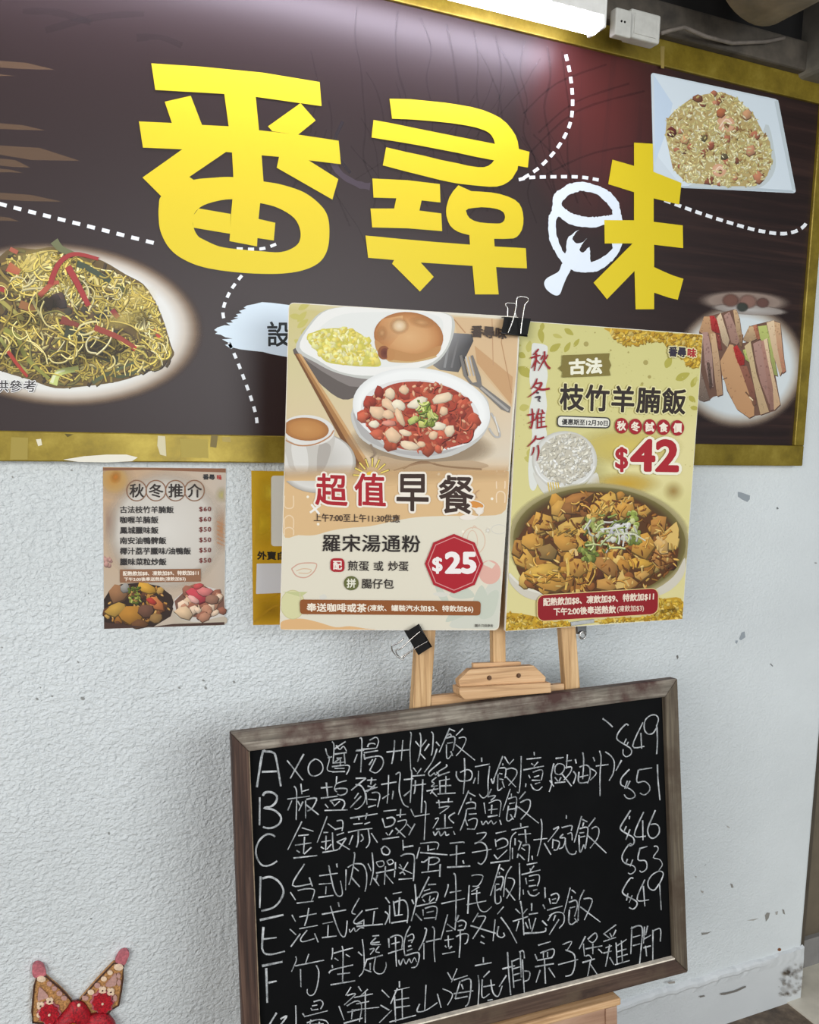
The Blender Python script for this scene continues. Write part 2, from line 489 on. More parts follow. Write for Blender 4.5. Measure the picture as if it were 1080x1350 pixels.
# floor: worn cement along the wall, pale tiles beyond
m, N, L, B = mat('worn_cement_floor')
n1 = noise(N, L, 16, 8, .7, objco(N, L)); r = ramp(N, [(.3, (62, 54, 46)), (.5, (98, 84, 70)), (.7, (136, 122, 104))]); L.new(n1.outputs[0], r.inputs[0])
L.new(r.outputs[0], B.inputs['Base Color']); B.inputs['Roughness'].default_value = .7; bump(N, L, B, n1.outputs[0], .6, .006)
b = bmesh.new(); box(b, -3.5, 4.5, -4.5, 1.6, -.06, 0)
tag(mesh('floor', b, m), kind='structure')
def floor_at(x, y):
    r = pray(x, y); return CAM+r*(-CAM.z/r.z)
TILE = plain('pale_beige_floor_tile', (206, 200, 184), .35, 0, .05, 12)
f0, f1 = floor_at(1031, 1319), floor_at(1064, 1350)
b = bmesh.new()
box(b, 1.90, 4.2, -1.6, .6, .0, .0035)
t_ = mesh('floor_tiles', b, TILE); tag(t_, kind='structure')

m = plain('near_black_ceiling', (22, 20, 18), .9, 0, .25, 8)  # near-black base colour, mottled at random
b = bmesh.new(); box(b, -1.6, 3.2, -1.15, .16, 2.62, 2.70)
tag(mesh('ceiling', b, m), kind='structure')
CONC = plain('dirty_concrete', (70, 64, 56), .85, 0, .3, 14, .002)
b = bmesh.new(); box(b, .9, 1.86, -.05, 0, 2.39, 2.455)
b2 = b
tag(mesh('trim_ledge', b, CONC, None, .006), kind='structure')
NEAR_BLACK = plain('near_black_concrete', (14, 12, 11), .9, 0, .3, 9)  # strip above the ledge in a mottled near-black
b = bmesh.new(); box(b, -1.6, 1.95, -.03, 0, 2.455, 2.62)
tag(mesh('trim_soffit', b, NEAR_BLACK), kind='structure')
b = bmesh.new(); box(b, 1.66, 2.6, -.16, .0, 2.38, 2.62)
tag(mesh('trim_beam', b, plain('grey_plaster_beam', (112, 108, 100), .8, 0, .12, 20, .001), None, .012), kind='structure')

# metal door and its frame beyond the end of the wall
DOORM = plain('brown_grey_metal_door', (118, 108, 92), .45, .3, .08, 7)
DFRM = plain('grey_brown_metal_frame', (86, 78, 68), .45, .35, .08, 9)
b = bmesh.new(); box(b, WALL_R+.07, 3.1, .10, .14, .09, 2.5)
door = tag(mesh('door_1', b, DOORM), kind='structure')
b = bmesh.new(); box(b, WALL_R+.0, WALL_R+.075, .055, .14, .0, 2.5)
tag(mesh('door_frame', b, DFRM, door, .004), kind='structure')
b = bmesh.new(); box(b, WALL_R+.075, 3.1, .085, .15, .0, .09)
tag(mesh('trim_door_sill', b, plain('grey_sill', (140, 138, 136), .6, .2, .08, 9)), kind='structure')

# scuffs, chips and rust on the white wall (flat marks with a shape of their own)
WP = Plane((0, 0, 0), (1, 0, 0), (0, 0, 1)); WP.n = .0006
mk = Ink(WP, wall, 'wall_paint_chips', mats=[PAPER_INK])
G = (150, 158, 164)
mk.z = (880, 600, 4.5)
mk.poly('418,218 440,222 490,240 488,262 474,278 440,262 418,245', G)
mk.poly('440,1052 458,1046 462,1080 436,1098 425,1092', G); mk.poly('405,1098 418,1100 412,1120 402,1112', G)
mk.poly('52,1190 62,1185 66,1200 58,1212', (112, 112, 108)); mk.poly('645,312 655,308 660,318 650,322', (120, 124, 124))
mk.poly('606,1238 614,1236 628,1252 622,1254', (120, 124, 124)); mk.poly('872,636 884,636 886,644 874,644', (150, 150, 150))
mk.z = (880, 1050, 4.5)
D1, D2 = (138, 136, 130), (166, 164, 158)
for s_, c_ in (('200,808 235,806 262,800 236,816 205,822', D1), ('470,735 505,728 545,722 510,736', D2), ('578,705 590,688 608,690 600,722 584,742', D1),
               ('640,684 656,680 652,700 642,702', D2), ('680,668 692,672 698,700 686,694', D1), ('372,515 386,520 392,540 380,542', D1), ('350,172 364,178 372,188 358,184', D2),
               ('196,556 214,562 212,574 200,568', D2), ('160,470 174,474 170,484', D2)):
    mk.poly(s_, c_)
mk.rad(664, 908, 22, 20, [(0, (96, 52, 24), 1), (.5, (140, 92, 56), 1)], 0, 10)
mk.z = (0, 860, 3.375)
for x, y, r_ in ((165, 207, 8), (368, 205, 11), (232, 195, 6), (180, 157, 4), (798, 158, 6), (915, 158, 8), (905, 125, 7), (1042, 132, 7), (485, 805, 7), (405, 1185, 6), (975, 932, 4), (348, 45, 4), (185, 180, 3)):
    mk.rad(x, y, r_, r_*.7, [(0, (128, 130, 126), 1), (1, (150, 152, 150), 1)], random.uniform(0, 90), 7)
mk.z = (0, 600, 4.5)
for x, y, r_ in ((75, 130, 9), (425, 90, 8), (525, 820, 6), (462, 1225, 7), (12, 1140, 7), (120, 205, 5)):
    mk.rad(x, y, r_, r_*.6, [(0, (134, 134, 130), 1), (1, (160, 162, 160), 1)], random.uniform(0, 90), 7)
tag(mk.done(), kind='structure')
PP = Plane((0, -.0128, 0), (1, 0, 0), (0, 0, 1)); PP.n = .0
e = empty('trim_plinth_marks', PP.o, PP.M); tag(e, kind='structure')
mk = Ink(PP, e, 'plinth_scuffs', (880, 1050, 4.5), [PAPER_INK])
for s_, c_ in (('315,1168 350,1164 400,1152 465,1124 468,1132 410,1160 340,1178 318,1178', (120, 116, 110)), ('190,1186 220,1180 224,1186 196,1194', (120, 116, 110)),
               ('0,1102 44,1095 46,1108 10,1112', (160, 154, 146))):
    mk.poly(s_, c_)
tag(mk.done(), kind='structure')
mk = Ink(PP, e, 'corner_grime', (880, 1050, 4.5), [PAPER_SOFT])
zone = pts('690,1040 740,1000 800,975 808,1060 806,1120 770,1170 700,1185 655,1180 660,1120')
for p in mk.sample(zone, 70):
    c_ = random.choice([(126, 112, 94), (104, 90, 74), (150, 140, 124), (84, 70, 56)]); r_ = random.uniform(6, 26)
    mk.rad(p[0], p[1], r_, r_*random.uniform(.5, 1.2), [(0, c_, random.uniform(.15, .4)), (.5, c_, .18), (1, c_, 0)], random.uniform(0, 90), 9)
tag(mk.done(), kind='structure')
# ------------------------------------------------------------------ the shop sign on the wall
SX0, SX1, SZ0, SZ1 = -.75, 1.742, 1.531, 2.337        # printed face
OX1, OZ0, OZ1 = 1.774, 1.481, 2.390
sign = empty('shop_sign', (SX0, -.02, SZ0)); sign.matrix_world = Matrix.Translation((0, -.02, 0))
tag(sign, 'wide brown restaurant sign with three big yellow characters in a gold frame', 'sign')
SP = Plane((0, -.02, 0), (1, 0, 0), (0, 0, 1))
m, N, L, B = mat('brown_sign_print')
v = objco(N, L)
sx = N.new('ShaderNodeSeparateXYZ'); L.new(v, sx.inputs[0])
# brown ground, printed wine-red light in the upper middle, wood grain to the right
base = lin((42, 26, 25))
def dist_to(x, z, rx, rz):
    mp = N.new('ShaderNodeMapping'); mp.inputs['Location'].default_value = (-x/rx, 0, -z/rz); mp.inputs['Scale'].default_value = (1/rx, 0, 1/rz)
    L.new(v, mp.inputs['Vector']); le = N.new('ShaderNodeVectorMath'); le.operation = 'LENGTH'; L.new(mp.outputs[0], le.inputs[0]); return le.outputs['Value']
r1 = ramp(N, [(0, (1, 1, 1, 1)), (.35, (.75, .75, .75, 1)), (1, (0, 0, 0, 1))]); L.new(dist_to(1.13, 2.22, .22, .26), r1.inputs[0])
c1 = mixrgb(N, L, r1.outputs[0], base, lin((92, 38, 36)))
ng = noise(N, L, 1, 5, .6, objco(N, L, (1.6, 1, 46), (0, .06, 0)), .4)
rg = ramp(N, [(.38, (30, 18, 16)), (.52, (40, 25, 22)), (.68, (60, 40, 34))]); L.new(ng.outputs[0], rg.inputs[0])
mr = N.new('ShaderNodeMapRange'); mr.inputs[1].default_value = 1.16; mr.inputs[2].default_value = 1.5; mr.inputs[4].default_value = .85; L.new(sx.outputs[0], mr.inputs[0])
c2 = mixrgb(N, L, mr.outputs[0], c1, rg.outputs[0])
nv = noise(N, L, 1, 5, .6, objco(N, L, (30, 1, 1.3), (0, .05, 0)), .5)
rv = ramp(N, [(.56, (0, 0, 0, 1)), (.7, (1, 1, 1, 1))]); L.new(nv.outputs[0], rv.inputs[0])
mr2 = N.new('ShaderNodeMapRange'); mr2.inputs[1].default_value = .55; mr2.inputs[2].default_value = .8; mr2.inputs[4].default_value = .45; L.new(sx.outputs[0], mr2.inputs[0])
fm = N.new('ShaderNodeMath'); fm.operation = 'MULTIPLY'; L.new(rv.outputs[0], fm.inputs[0]); L.new(mr2.outputs[0], fm.inputs[1])
c3 = mixrgb(N, L, fm.outputs[0], c2, lin((40, 24, 26)))
L.new(c3, B.inputs['Base Color']); B.inputs['Roughness'].default_value = .41; B.inputs['Specular IOR Level'].default_value = .4
b = bmesh.new(); box(b, SX0, SX1, 0, .02, SZ0, SZ1)
mesh('sign_panel', b, m, sign)

m, N, L, B = mat('worn_gold_foil')
v = objco(N, L)
n1 = noise(N, L, 14, 6, .7, v); n2 = noise(N, L, 3.2, 2, .5, objco(N, L, (1, 1, 1)))
r = ramp(N, [(.3, (116, 98, 30)), (.5, (142, 122, 40)), (.7, (166, 146, 60))]); L.new(n1.outputs[0], r.inputs[0])
L.new(r.outputs[0], B.inputs['Base Color']); B.inputs['Metallic'].default_value = .45
rr = ramp(N, [(.35, (.28, .28, .28, 1)), (.7, (.5, .5, .5, 1))]); L.new(n2.outputs[0], rr.inputs[0]); L.new(rr.outputs[0], B.inputs['Roughness'])
GOLD = m
for nm, (x0, x1, z0, z1) in (('frame_rail', (SX0, OX1, OZ0, SZ0)), ('frame_rail', (SX0, OX1, SZ1, OZ1)), ('frame_stile', (SX1, OX1, SZ0, SZ1))):
    b = bmesh.new(); box(b, x0, x1, -.008, .02, z0, z1); mesh(nm, b, GOLD, sign, .002)
FP = Plane((0, -.028, 0), (1, 0, 0), (0, 0, 1)); FP.n = .0004
for z_, s_, c_ in (((0, 280, 2.7), '225,880 300,868 380,862 450,862 490,872 470,886 380,890 280,888', (226, 222, 206)), ((0, 280, 2.7), '562,795 588,797 592,868 570,862 560,830', (206, 198, 164)),
                   ((0, 280, 2.7), '128,808 146,806 150,828 136,832', (222, 216, 190)), ((0, 280, 2.7), '752,792 776,795 770,838 748,834', (120, 106, 62)), ((0, 280, 2.7), '790,800 820,800 822,818 792,816', (168, 150, 84)),
                   ((0, 280, 2.7), '40,800 100,802 98,880 36,880', (160, 142, 66)), ((0, 280, 2.7), '640,805 740,808 742,875 645,872', (168, 150, 72)), ((0, 280, 2.7), '230,788 262,790 240,800', (92, 80, 34)), ((640, 0, 2.4545), '566,150 580,150 578,222 568,220', (150, 130, 70))):
    mk = Ink(FP, sign, 'tape_scrap', z_, [PAPER_INK], base=.0004); mk.poly(s_, c_)
    mk.V = [(u, y-.008, v_) for u, y, v_ in mk.V]; mk.done()

SM = [SIGN_INK]
# background strokes of the print
k = Ink(SP, sign, 'printed_branches', (0, 0, 1), [SIGN_SOFT], base=.0001)
def faint(P, w, col, a):
    i = len(k.C); k.stroke(P, w, col, jit=.25)
    for j in range(i, len(k.C)): k.C[j] = k.C[j][:3]+(a,)
DK = (34, 20, 24)
for x in (470, 520, 560, 590, 622, 652, 685, 712, 740):
    faint([(x+random.uniform(-6, 6)+ (y-20)*.10*random.uniform(.4, 1), y) for y in range(max(10, int((x-540)*.24+20)), 300, 40)], random.uniform(1.5, 3), DK, .22)
for i in range(26):
    x, y = random.uniform(400, 760), random.uniform(60, 260); a = random.choice((.9, 2.2, 1.2, 2.0))+random.uniform(-.2, .2); q = [(x, y)]
    for j in range(5):
        x += math.cos(a)*22; y += math.sin(a)*22; a += random.uniform(-.15, .25); q.append((x, y))
    if all(p[1] > (p[0]-540)*.24+22 for p in q): faint(q, random.uniform(1.2, 2.6), DK, .2)
for (x0, y0, x1, y1, r_) in ((700, 200, 850, 120, 60), (690, 150, 800, 85, 40), (720, 230, 880, 185, 30), (710, 175, 830, 110, 40)):
    faint([(x0, y0), (x0*.6+x1*.4, y0*.6+y1*.4-r_*.35), (x1, y1)], 2.6, DK, .25)
faint('432,190 445,225 470,242 488,246', 9, (74, 60, 70), .8); faint('452,160 440,195 462,228', 4, (40, 28, 34), .7)
k.done(); k = Ink(SP, sign, 'printed_streaks', (0, 0, 1), [SIGN_SOFT], base=.0001)
LT = (150, 118, 84)
for y0, y1, ln in ((84, 92, 72), (166, 172, 60), (196, 212, 105), (212, 221, 40), (258, 266, 82), (288, 292, 25), (225, 228, 30), (100, 101, 20)):
    i = len(k.C); k.poly([(-30, y0-6), (ln*.5, y0-1), (ln, y1), (ln*.4, y1-1), (-30, y0+3)], LT)
    for j in range(i, len(k.C)): k.C[j] = k.C[j][:3]+(.3,)
for (x0, y0, x1, y1) in ((60, 40, 190, 18), (180, 50, 240, 60), (30, 15, 120, 30)): faint([(x0, y0), ((x0+x1)/2, (y0+y1)/2-6), (x1, y1)], 9, (44, 30, 30), .25)
k.done()

WHT = (236, 240, 244)
for P_, d_, g_, w_ in (
    ('-40,258 8,271 55,283 115,298 170,312 221,325', 10.5, 9.5, 5),
    ('312,328 345,328 366,321', 8, 7, 4),
    ('319,363 306,380 297,398 294,412 296,424', 7.5, 6.5, 4.2),
    ('302,452 312,474 322,500 331,525 338,550 339,568', 7.5, 7.5, 4.2),
    ('746,72 752,100 755,135 751,165 735,195 712,220 690,235', 8.5, 6.5, 4.4),
    ('684,237 700,234 740,233 770,234 802,240', 8, 6, 4.4),
    ('876,264 920,280 960,293 1000,304 1035,308 1058,300 1068,284', 9, 5.5, 4.6)):
    k = Ink(SP, sign, 'dashed_line', mats=SM, base=.0003); k.dashes(P_, d_, g_, w_, WHT); k.done('white dashed line')

# --- printed noodle dish
k = Ink(SP, sign, 'printed_noodle_dish', (0, 310, 3.857), [SIGN_SOFT], base=.0003)
k.rad(300, 455, 730, 415, [(0, (214, 214, 206), 1), (.80, (222, 222, 216), 1), (.88, (196, 186, 172), 1), (.95, (140, 118, 96), .75), (1.02, (80, 60, 56), 0)], 4, 48)
food = catmull(pts('-120,150 -20,120 60,65 180,72 280,60 400,95 520,130 640,200 730,250 790,340 830,430 870,560 885,610 830,665 740,700 600,745 420,770 280,778 150,735 0,690 -120,640'), 3, True)
k.poly(food, (100, 80, 40))
YEL = [(222, 198, 100), (204, 180, 78), (232, 216, 140), (184, 160, 66), (214, 194, 92), (160, 138, 58)]
OLV = [(140, 118, 54), (112, 92, 44), (160, 138, 66), (88, 68, 40), (126, 118, 60)]
k.strands(food, 330, OLV+[(70, 54, 34), (150, 126, 60)], 170, 12, .5)
k.pile(pts('240,300 420,240 620,420 700,560 560,640 380,560 250,420'), 22, [(70, 62, 46), (92, 70, 44), (52, 56, 50), (120, 84, 50)], 20, 44)
k.strands(pts('0,400 400,360 880,600 840,690 300,770 0,690'), 300, YEL+OLV, 170, 8.5, .7)
k.strands(pts('20,120 280,70 640,210 800,380 860,560 600,430 300,360 60,330'), 330, YEL+[(236, 222, 160)], 140, 8.5, .9)
k.stroke('20,480 90,520 130,620 250,730', 26, (140, 140, 60), 16); k.stroke('0,520 50,600 140,700', 18, (160, 160, 84), 12)
k.stroke('0,330 60,380 120,430', 20, (170, 160, 80)); k.stroke('470,750 560,700 700,640', 22, (84, 92, 60), 10); k.stroke('480,670 600,720 700,690', 16, (72, 80, 50))
k.stroke('270,760 300,700 400,680', 42, (196, 206, 120), 26); k.stroke('262,750 285,705 330,688', 18, (222, 226, 180), 8)
k.strands(pts('420,430 880,600 840,690 420,720 300,600'), 60, YEL, 130, 9, 1.0)
k.strands(pts('600,190 730,240 790,330 830,430 870,560 880,600 820,650 700,500 620,330'), 120, YEL+[(236, 222, 160)], 110, 8, 1.0)
GR = (84, 92, 62)
k.stroke('275,30 310,70 380,100', 44, (108, 112, 74), 24); k.stroke('390,145 450,170 560,235', 34, (66, 76, 56), 24); k.stroke('590,260 650,290', 26, (84, 84, 40))
k.stroke('330,490 420,520 500,600 600,640', 60, (62, 66, 44), 40); k.strands(pts('320,480 640,560 660,660 400,600'), 26, YEL+OLV, 120, 9, 1)
RED = (164, 52, 50)
k.stroke('255,250 290,160 340,110 400,98 500,122', 30, RED, 18); k.stroke('345,160 400,260 450,360', 36, (170, 56, 54), 26); k.stroke('355,170 405,262 444,345', 8, (198, 96, 88), 6)
k.stroke('200,310 260,250 300,240', 30, (176, 84, 60), 18); k.stroke('50,70 90,90', 22, (170, 90, 66)); k.stroke('40,160 100,190', 52, (180, 84, 62), 30); k.stroke('0,270 30,280', 30, RED)
k.stroke('40,590 90,660 140,720', 24, (178, 60, 42), 14); k.stroke('310,430 400,460', 44, (140, 62, 46), 20); k.stroke('480,470 600,520 680,570', 34, (166, 74, 52), 22); k.stroke('660,560 690,580', 26, (196, 60, 46)); k.stroke('785,480 815,520', 24, (190, 70, 52)); k.stroke('570,380 600,420', 26, (140, 50, 50))
k.stroke('100,350 180,380', 40, (150, 100, 56)); k.pile(pts('210,310 320,310 330,380 220,380'), 6, [(60, 48, 44), (80, 60, 50)], 22, 40)
k.stroke('160,320 190,380 220,430', 16, (216, 206, 140), 12); k.stroke('395,500 410,460 480,440 520,460 440,505 395,500', 10, (226, 214, 150)); k.stroke('450,300 440,250 480,215 500,260', 12, (222, 206, 130))
k.strands(pts('80,100 240,80 280,160 120,240'), 40, [(226, 206, 110), (232, 216, 140)], 120, 12, .6, ang=(-.7, .4))
k.strands(pts('640,330 820,400 840,560 700,470'), 30, YEL, 100, 9, 1.2)
for x, y, rx, ry, a in ((500, 575, 200, 85, .8), (230, 345, 95, 50, .75), (330, 650, 160, 60, .55), (150, 430, 120, 60, .5), (700, 420, 90, 50, .45), (60, 600, 90, 90, .5), (420, 250, 80, 40, .4)):
    k.rad(x, y, rx, ry, [(0, (44, 36, 20), a), (.5, (50, 40, 22), a*.7), (1, (60, 48, 26), 0)], random.uniform(-20, 20), 24)
for x, y, rx, ry in ((170, 130, 150, 70), (700, 320, 110, 60), (620, 430, 140, 50)): k.rad(x, y, rx, ry, [(0, (236, 214, 120), .45), (1, (226, 204, 110), 0)], -15, 20)
k.strands(food, 90, YEL+[(240, 228, 170)], 150, 6.5, 1.1)
k.stroke('480,470 600,520 680,570', 30, (150, 62, 46), 18); k.stroke('345,160 400,260 450,360', 32, (162, 50, 48), 24); k.stroke('255,250 290,160 340,110 400,98 500,122', 28, (160, 48, 46), 16)
k.stroke('40,590 90,660 140,720', 20, (170, 56, 40), 12); k.stroke('310,430 400,460', 34, (132, 60, 46), 18)
k.text('供參考', '-24,738 182,738 182,797 -24,797', (40, 34, 36), .012, (.055, (232, 232, 230)))
k.done('printed photo of stir-fried noodles on a white plate')

# --- printed fried rice dish
k = Ink(SP, sign, 'printed_fried_rice_dish', (850, 90, 5.143), SM, base=.0003)
k.rrect([(42, 28), (905, 212), (1028, 848), (62, 800)], 22, (206, 218, 226))
k.poly('60,40 890,222 1000,825 250,800 90,600', (214, 226, 234)); k.poly('62,45 190,240 150,420 70,640', (196, 214, 232)); k.poly('250,800 430,790 1000,828 1015,842 260,812', (184, 198, 206))
k.poly('880,225 905,215 1022,830 1000,822', (192, 204, 210)); k.smooth('820,380 880,560 880,700 780,810 560,815 300,800 430,770 700,760', (196, 206, 208))
rice = pts('150,350 200,290 300,215 400,178 520,160 620,200 740,315 800,430 850,500 862,640 830,730 740,800 560,800 420,788 280,775 190,680 165,560 140,450')
k.poly(rice, (186, 164, 108))
RC = [(222, 214, 158), (232, 226, 176), (206, 194, 130), (214, 204, 140), (196, 176, 112), (238, 234, 200)]
k.grains(rice, 700, RC+[(170, 140, 84)], 32, 9, .8)
k.pile(rice, 26, [(176, 110, 82), (150, 84, 64), (196, 136, 104), (128, 78, 56)], 16, 32)
k.grains(rice, 420, RC+[(160, 124, 76)], 32, 9, .8)
for cx, cy, r_ in ((550, 380, 58), (505, 695, 46)):
    k.ell(cx, cy, r_*1.05, r_*.95, (206, 170, 132)); k.ell(cx-4, cy-5, r_, r_*.9, (226, 192, 160), (214, 160, 126)); k.ell(cx+6, cy+8, r_*.3, r_*.35, (120, 80, 50)); k.stroke([(cx-r_*.7, cy+r_*.3), (cx, cy-r_*.6), (cx+r_*.7, cy-r_*.1)], 8, (240, 214, 190))
for cx, cy, r_, c in ((180, 430, 38, (104, 40, 36)), (360, 200, 34, (132, 80, 56)), (520, 300, 40, (176, 106, 70)), (770, 740, 50, (190, 126, 94)), (440, 760, 40, (140, 82, 60)), (270, 480, 40, (212, 160, 112)), (690, 320, 40, (196, 148, 110)), (720, 560, 44, (196, 142, 108)), (540, 600, 28, (96, 84, 60)), (400, 470, 26, (104, 92, 60))):
    k.chunk(cx, cy, r_, r_*.8, c, random.uniform(0, 3), 6)
k.grains(rice, 330, RC, 32, 8, .82)
k.done('printed photo of fried rice on a square white plate')

# --- printed sandwiches
k = Ink(SP, sign, 'printed_sandwich_dish', (890, 370, 6.136), [SIGN_SOFT], base=.0003)
k.rad(520, 690, 500, 470, [(0, (214, 222, 224), 1), (.82, (210, 218, 220), 1), (.92, (184, 178, 168), 1), (1.0, (140, 122, 106), .8), (1.1, (70, 50, 48), 0)], 0, 44)
k.rad(560, 170, 400, 95, [(0, (116, 92, 84), 1), (.7, (150, 132, 120), .9), (1, (70, 50, 48), 0)], 2, 30)
k.rad(600, 235, 330, 45, [(0, (190, 186, 182), .9), (.8, (170, 160, 152), .7), (1, (70, 50, 48), 0)], 4, 26)
for cx, cy, r_, c in ((450, 160, 70, (112, 76, 64)), (590, 170, 74, (134, 100, 88)), (710, 180, 54, (100, 68, 60)), (545, 215, 50, (54, 58, 50))): k.rad(cx, cy, r_, r_*.8, [(0, c, 1), (.7, c, .9), (1.1, c, 0)], 0, 14)
CR, CRD, CRL, HAM = (206, 172, 132), (164, 126, 92), (226, 200, 164), (176, 138, 126)
def slab(P, c, c2=None):
    P = pts(P); y0 = min(p[1] for p in P); y1 = max(p[1] for p in P)
    k.poly([(x+5, y+8) for x, y in P], (84, 58, 48))
    cols = [mixc(c, c2 or sh(c, .75), (p[1]-y0)/(y1-y0)) for p in P]
    k.poly(P, c, cols=cols)
    for i in range(14):
        q = k.sample(P, 1)[0]; k.rad(q[0], q[1], random.uniform(5, 12), random.uniform(4, 16), [(0, sh(c, random.uniform(.82, 1.1)), .7), (1, c, 0)], 0, 8)
for P_ in ('195,410 235,290 300,280 480,232 545,480 425,540 375,640 390,920 310,940 280,965 190,960', '545,480 600,370 670,350 800,320 855,345 895,730 850,775 790,570', '365,650 440,515 520,510 610,490 745,465 790,640 855,1000 805,1055 690,1088 640,1095 600,1112 500,1040 420,890'): k.poly(P_, (112, 80, 64))
slab('195,410 235,290 280,290 330,400 360,600 240,440', (196, 152, 110)); slab('280,285 315,285 345,330 365,430 330,420 295,400', (188, 50, 46)); slab('320,420 360,440 380,560 345,560', (150, 70, 60)); slab('335,300 370,260 440,480 425,540 385,500', CRL); slab('395,280 440,250 530,480 500,520 455,500', HAM, (150, 116, 100)); slab('470,240 495,232 520,300 545,480 525,500 495,400', CR); slab('520,440 548,430 540,540 520,520', CRD)
slab('550,480 600,370 640,370 660,470 600,500', CR); slab('630,365 660,355 690,470 665,480', (190, 120, 90)); slab('670,370 740,360 790,560 830,770 800,760 750,560 690,470', (188, 196, 112)); slab('740,340 800,320 850,560 880,700 850,770 800,620', CRL, (190, 158, 124)); slab('800,330 850,345 870,560 895,730 870,750 830,560', CR, (176, 116, 92))
slab('190,960 205,720 270,930 280,960 230,975', (150, 128, 112)); slab('220,420 265,415 300,600 310,860 280,860 240,680', HAM, (158, 132, 120)); slab('285,430 325,425 360,640 385,920 340,935 315,740', CR, (170, 134, 104)); slab('255,660 275,660 300,840 280,880', (108, 84, 72))
slab('365,650 440,515 470,520 560,760 640,960 640,1090 600,1110 500,1040 430,900 380,760', (202, 158, 114), (186, 140, 98)); slab('470,540 500,520 560,620 560,680 520,690 490,620', (188, 48, 44)); slab('520,690 580,690 640,860 655,1000 630,1010 560,800', (150, 96, 76)); slab('550,560 580,550 600,660 570,640', (198, 206, 120)); slab('560,530 610,490 660,760 760,1060 690,1085 640,860 600,660', (206, 184, 140), (180, 152, 116)); slab('630,510 690,480 720,640 790,960 760,1000 690,820 650,640', HAM, (150, 112, 100)); slab('690,490 720,480 760,680 800,900 805,1040 770,1050 745,820', (178, 132, 116)); slab('715,480 745,465 770,640 820,860 850,1000 800,1050 790,860', CRL, (190, 156, 120))
k.stroke('385,800 420,785', 7, (70, 46, 36)); k.stroke('570,900 620,960 640,1010', 12, (116, 84, 60)); k.stroke('600,940 630,970', 10, (230, 210, 170))
k.done('printed photo of triangle sandwiches on a white plate')

# --- white brush patch with a black character
k = Ink(SP, sign, 'brush_patch', (280, 340, 9), SM, base=.0003)
k.poly('590,525 700,533 800,545 900,558 1700,640 2300,700 2300,1280 1700,1260 1200,1210 900,1178 800,1160 690,1140 600,1115 450,1100 330,1085 250,1065 222,1080 150,1032 215,1020 115,966 240,958 155,942 100,912 32,900 62,880 22,856 60,826 140,800 215,802 165,770 245,768 218,744 310,712 252,710 306,692 280,668 350,656 316,630 400,602 372,590 410,565 500,548', (212, 228, 238))
k.text('設', '655,760 925,760 925,1048 655,1048', (38, 44, 46), .018)
k.done('white brush stroke patch with black writing')

# --- the three yellow characters and the white bowl
YE = (222, 198, 14)
k = Ink(SP, sign, 'yellow_character', (180, 80, 3.857), SM, base=.0014)
for P in ('75,15 330,32 640,62 930,110 940,232 605,185 445,170 95,150', '445,165 605,180 622,355 635,480 645,618 628,725 620,800 612,945 472,918 475,880 480,780 487,705 492,598 485,465 468,335',
          '143,210 275,180 333,330 180,320', '12,310 180,318 333,328 468,335 622,355 820,377 1027,408 1038,527 870,507 725,490 635,482 455,465 235,452 32,443', '235,450 457,463 268,592 290,607 205,690 125,690 30,595',
          '668,335 833,217 910,305 820,378 690,360', '725,486 870,505 1025,603 995,707 712,545', '315,752 478,780 476,881 290,850 280,800', '618,805 705,825 697,915 610,902'): k.poly(P, YE)
k.poly(catmull(pts('125,690 113,740 112,800 122,870 160,945 220,1000 320,1045 450,1070 600,1083 740,1083 850,1065 930,1025 970,960 980,870 970,790 930,730 850,670 740,632 645,615 492,593 380,597 290,607 200,640'), 5, True), YE,
       [catmull(pts('487,705 380,722 315,752 285,800 290,850 310,890 340,910 420,945 520,960 640,970 720,975 780,960 825,925 832,865 800,800 720,750 628,725'), 4, True)])
k.done()
k = Ink(SP, sign, 'yellow_character', (470, 120, 4.5), SM, base=.0014)
k.poly('195,47 320,50 420,60 520,70 600,82 680,96 750,115 805,137 850,160 890,193 920,230 942,264 955,300 962,345 1025,362 1015,455 957,445 953,470 940,490 924,518 900,540 868,558 830,568 785,569 740,565 670,558 600,550 500,530 400,505 280,475 155,442 175,335 290,362 400,385 500,410 600,430 660,444 720,453 755,453 780,445 800,431 815,412 710,392 600,368 470,343 350,320 220,298 88,277 100,173 220,195 350,222 480,248 600,272 820,315 813,288 800,265 785,249 760,235 710,218 650,205 550,190 450,180 330,170 210,165', YE)
k.poly('93,520 300,530 493,553 497,662 385,650 372,710 502,727 507,832 300,815 92,810 82,698 222,698 235,637 100,633', YE)
k.poly('603,560 680,595 740,598 800,603 850,612 900,628 938,646 965,670 978,695 985,720 989,755 988,790 980,824 965,850 950,866 930,875 870,878 815,877 818,923 1003,933 1010,1053 827,1045 842,1207 702,1207 687,1038 380,1018 457,1103 375,1190 210,1025 222,1003 68,990 52,858 250,877 450,895 672,912 668,855 630,846 600,835 575,820 555,800 541,772 532,740 530,715 532,690 540,660 550,630 572,595', YE,
       ['648,710 660,700 690,695 740,690 790,693 830,700 853,708 870,720 878,735 880,750 876,767 865,780 850,786 830,787 780,785 730,780 695,770 670,755 655,735'])
k.done()
k = Ink(SP, sign, 'bowl_emblem', (700, 170, 4.909), SM, base=.0013)
def ragged(P, a): return [(x+random.uniform(-a, a), y+random.uniform(-a, a)) for x, y in catmull(pts(P), 6, True)]
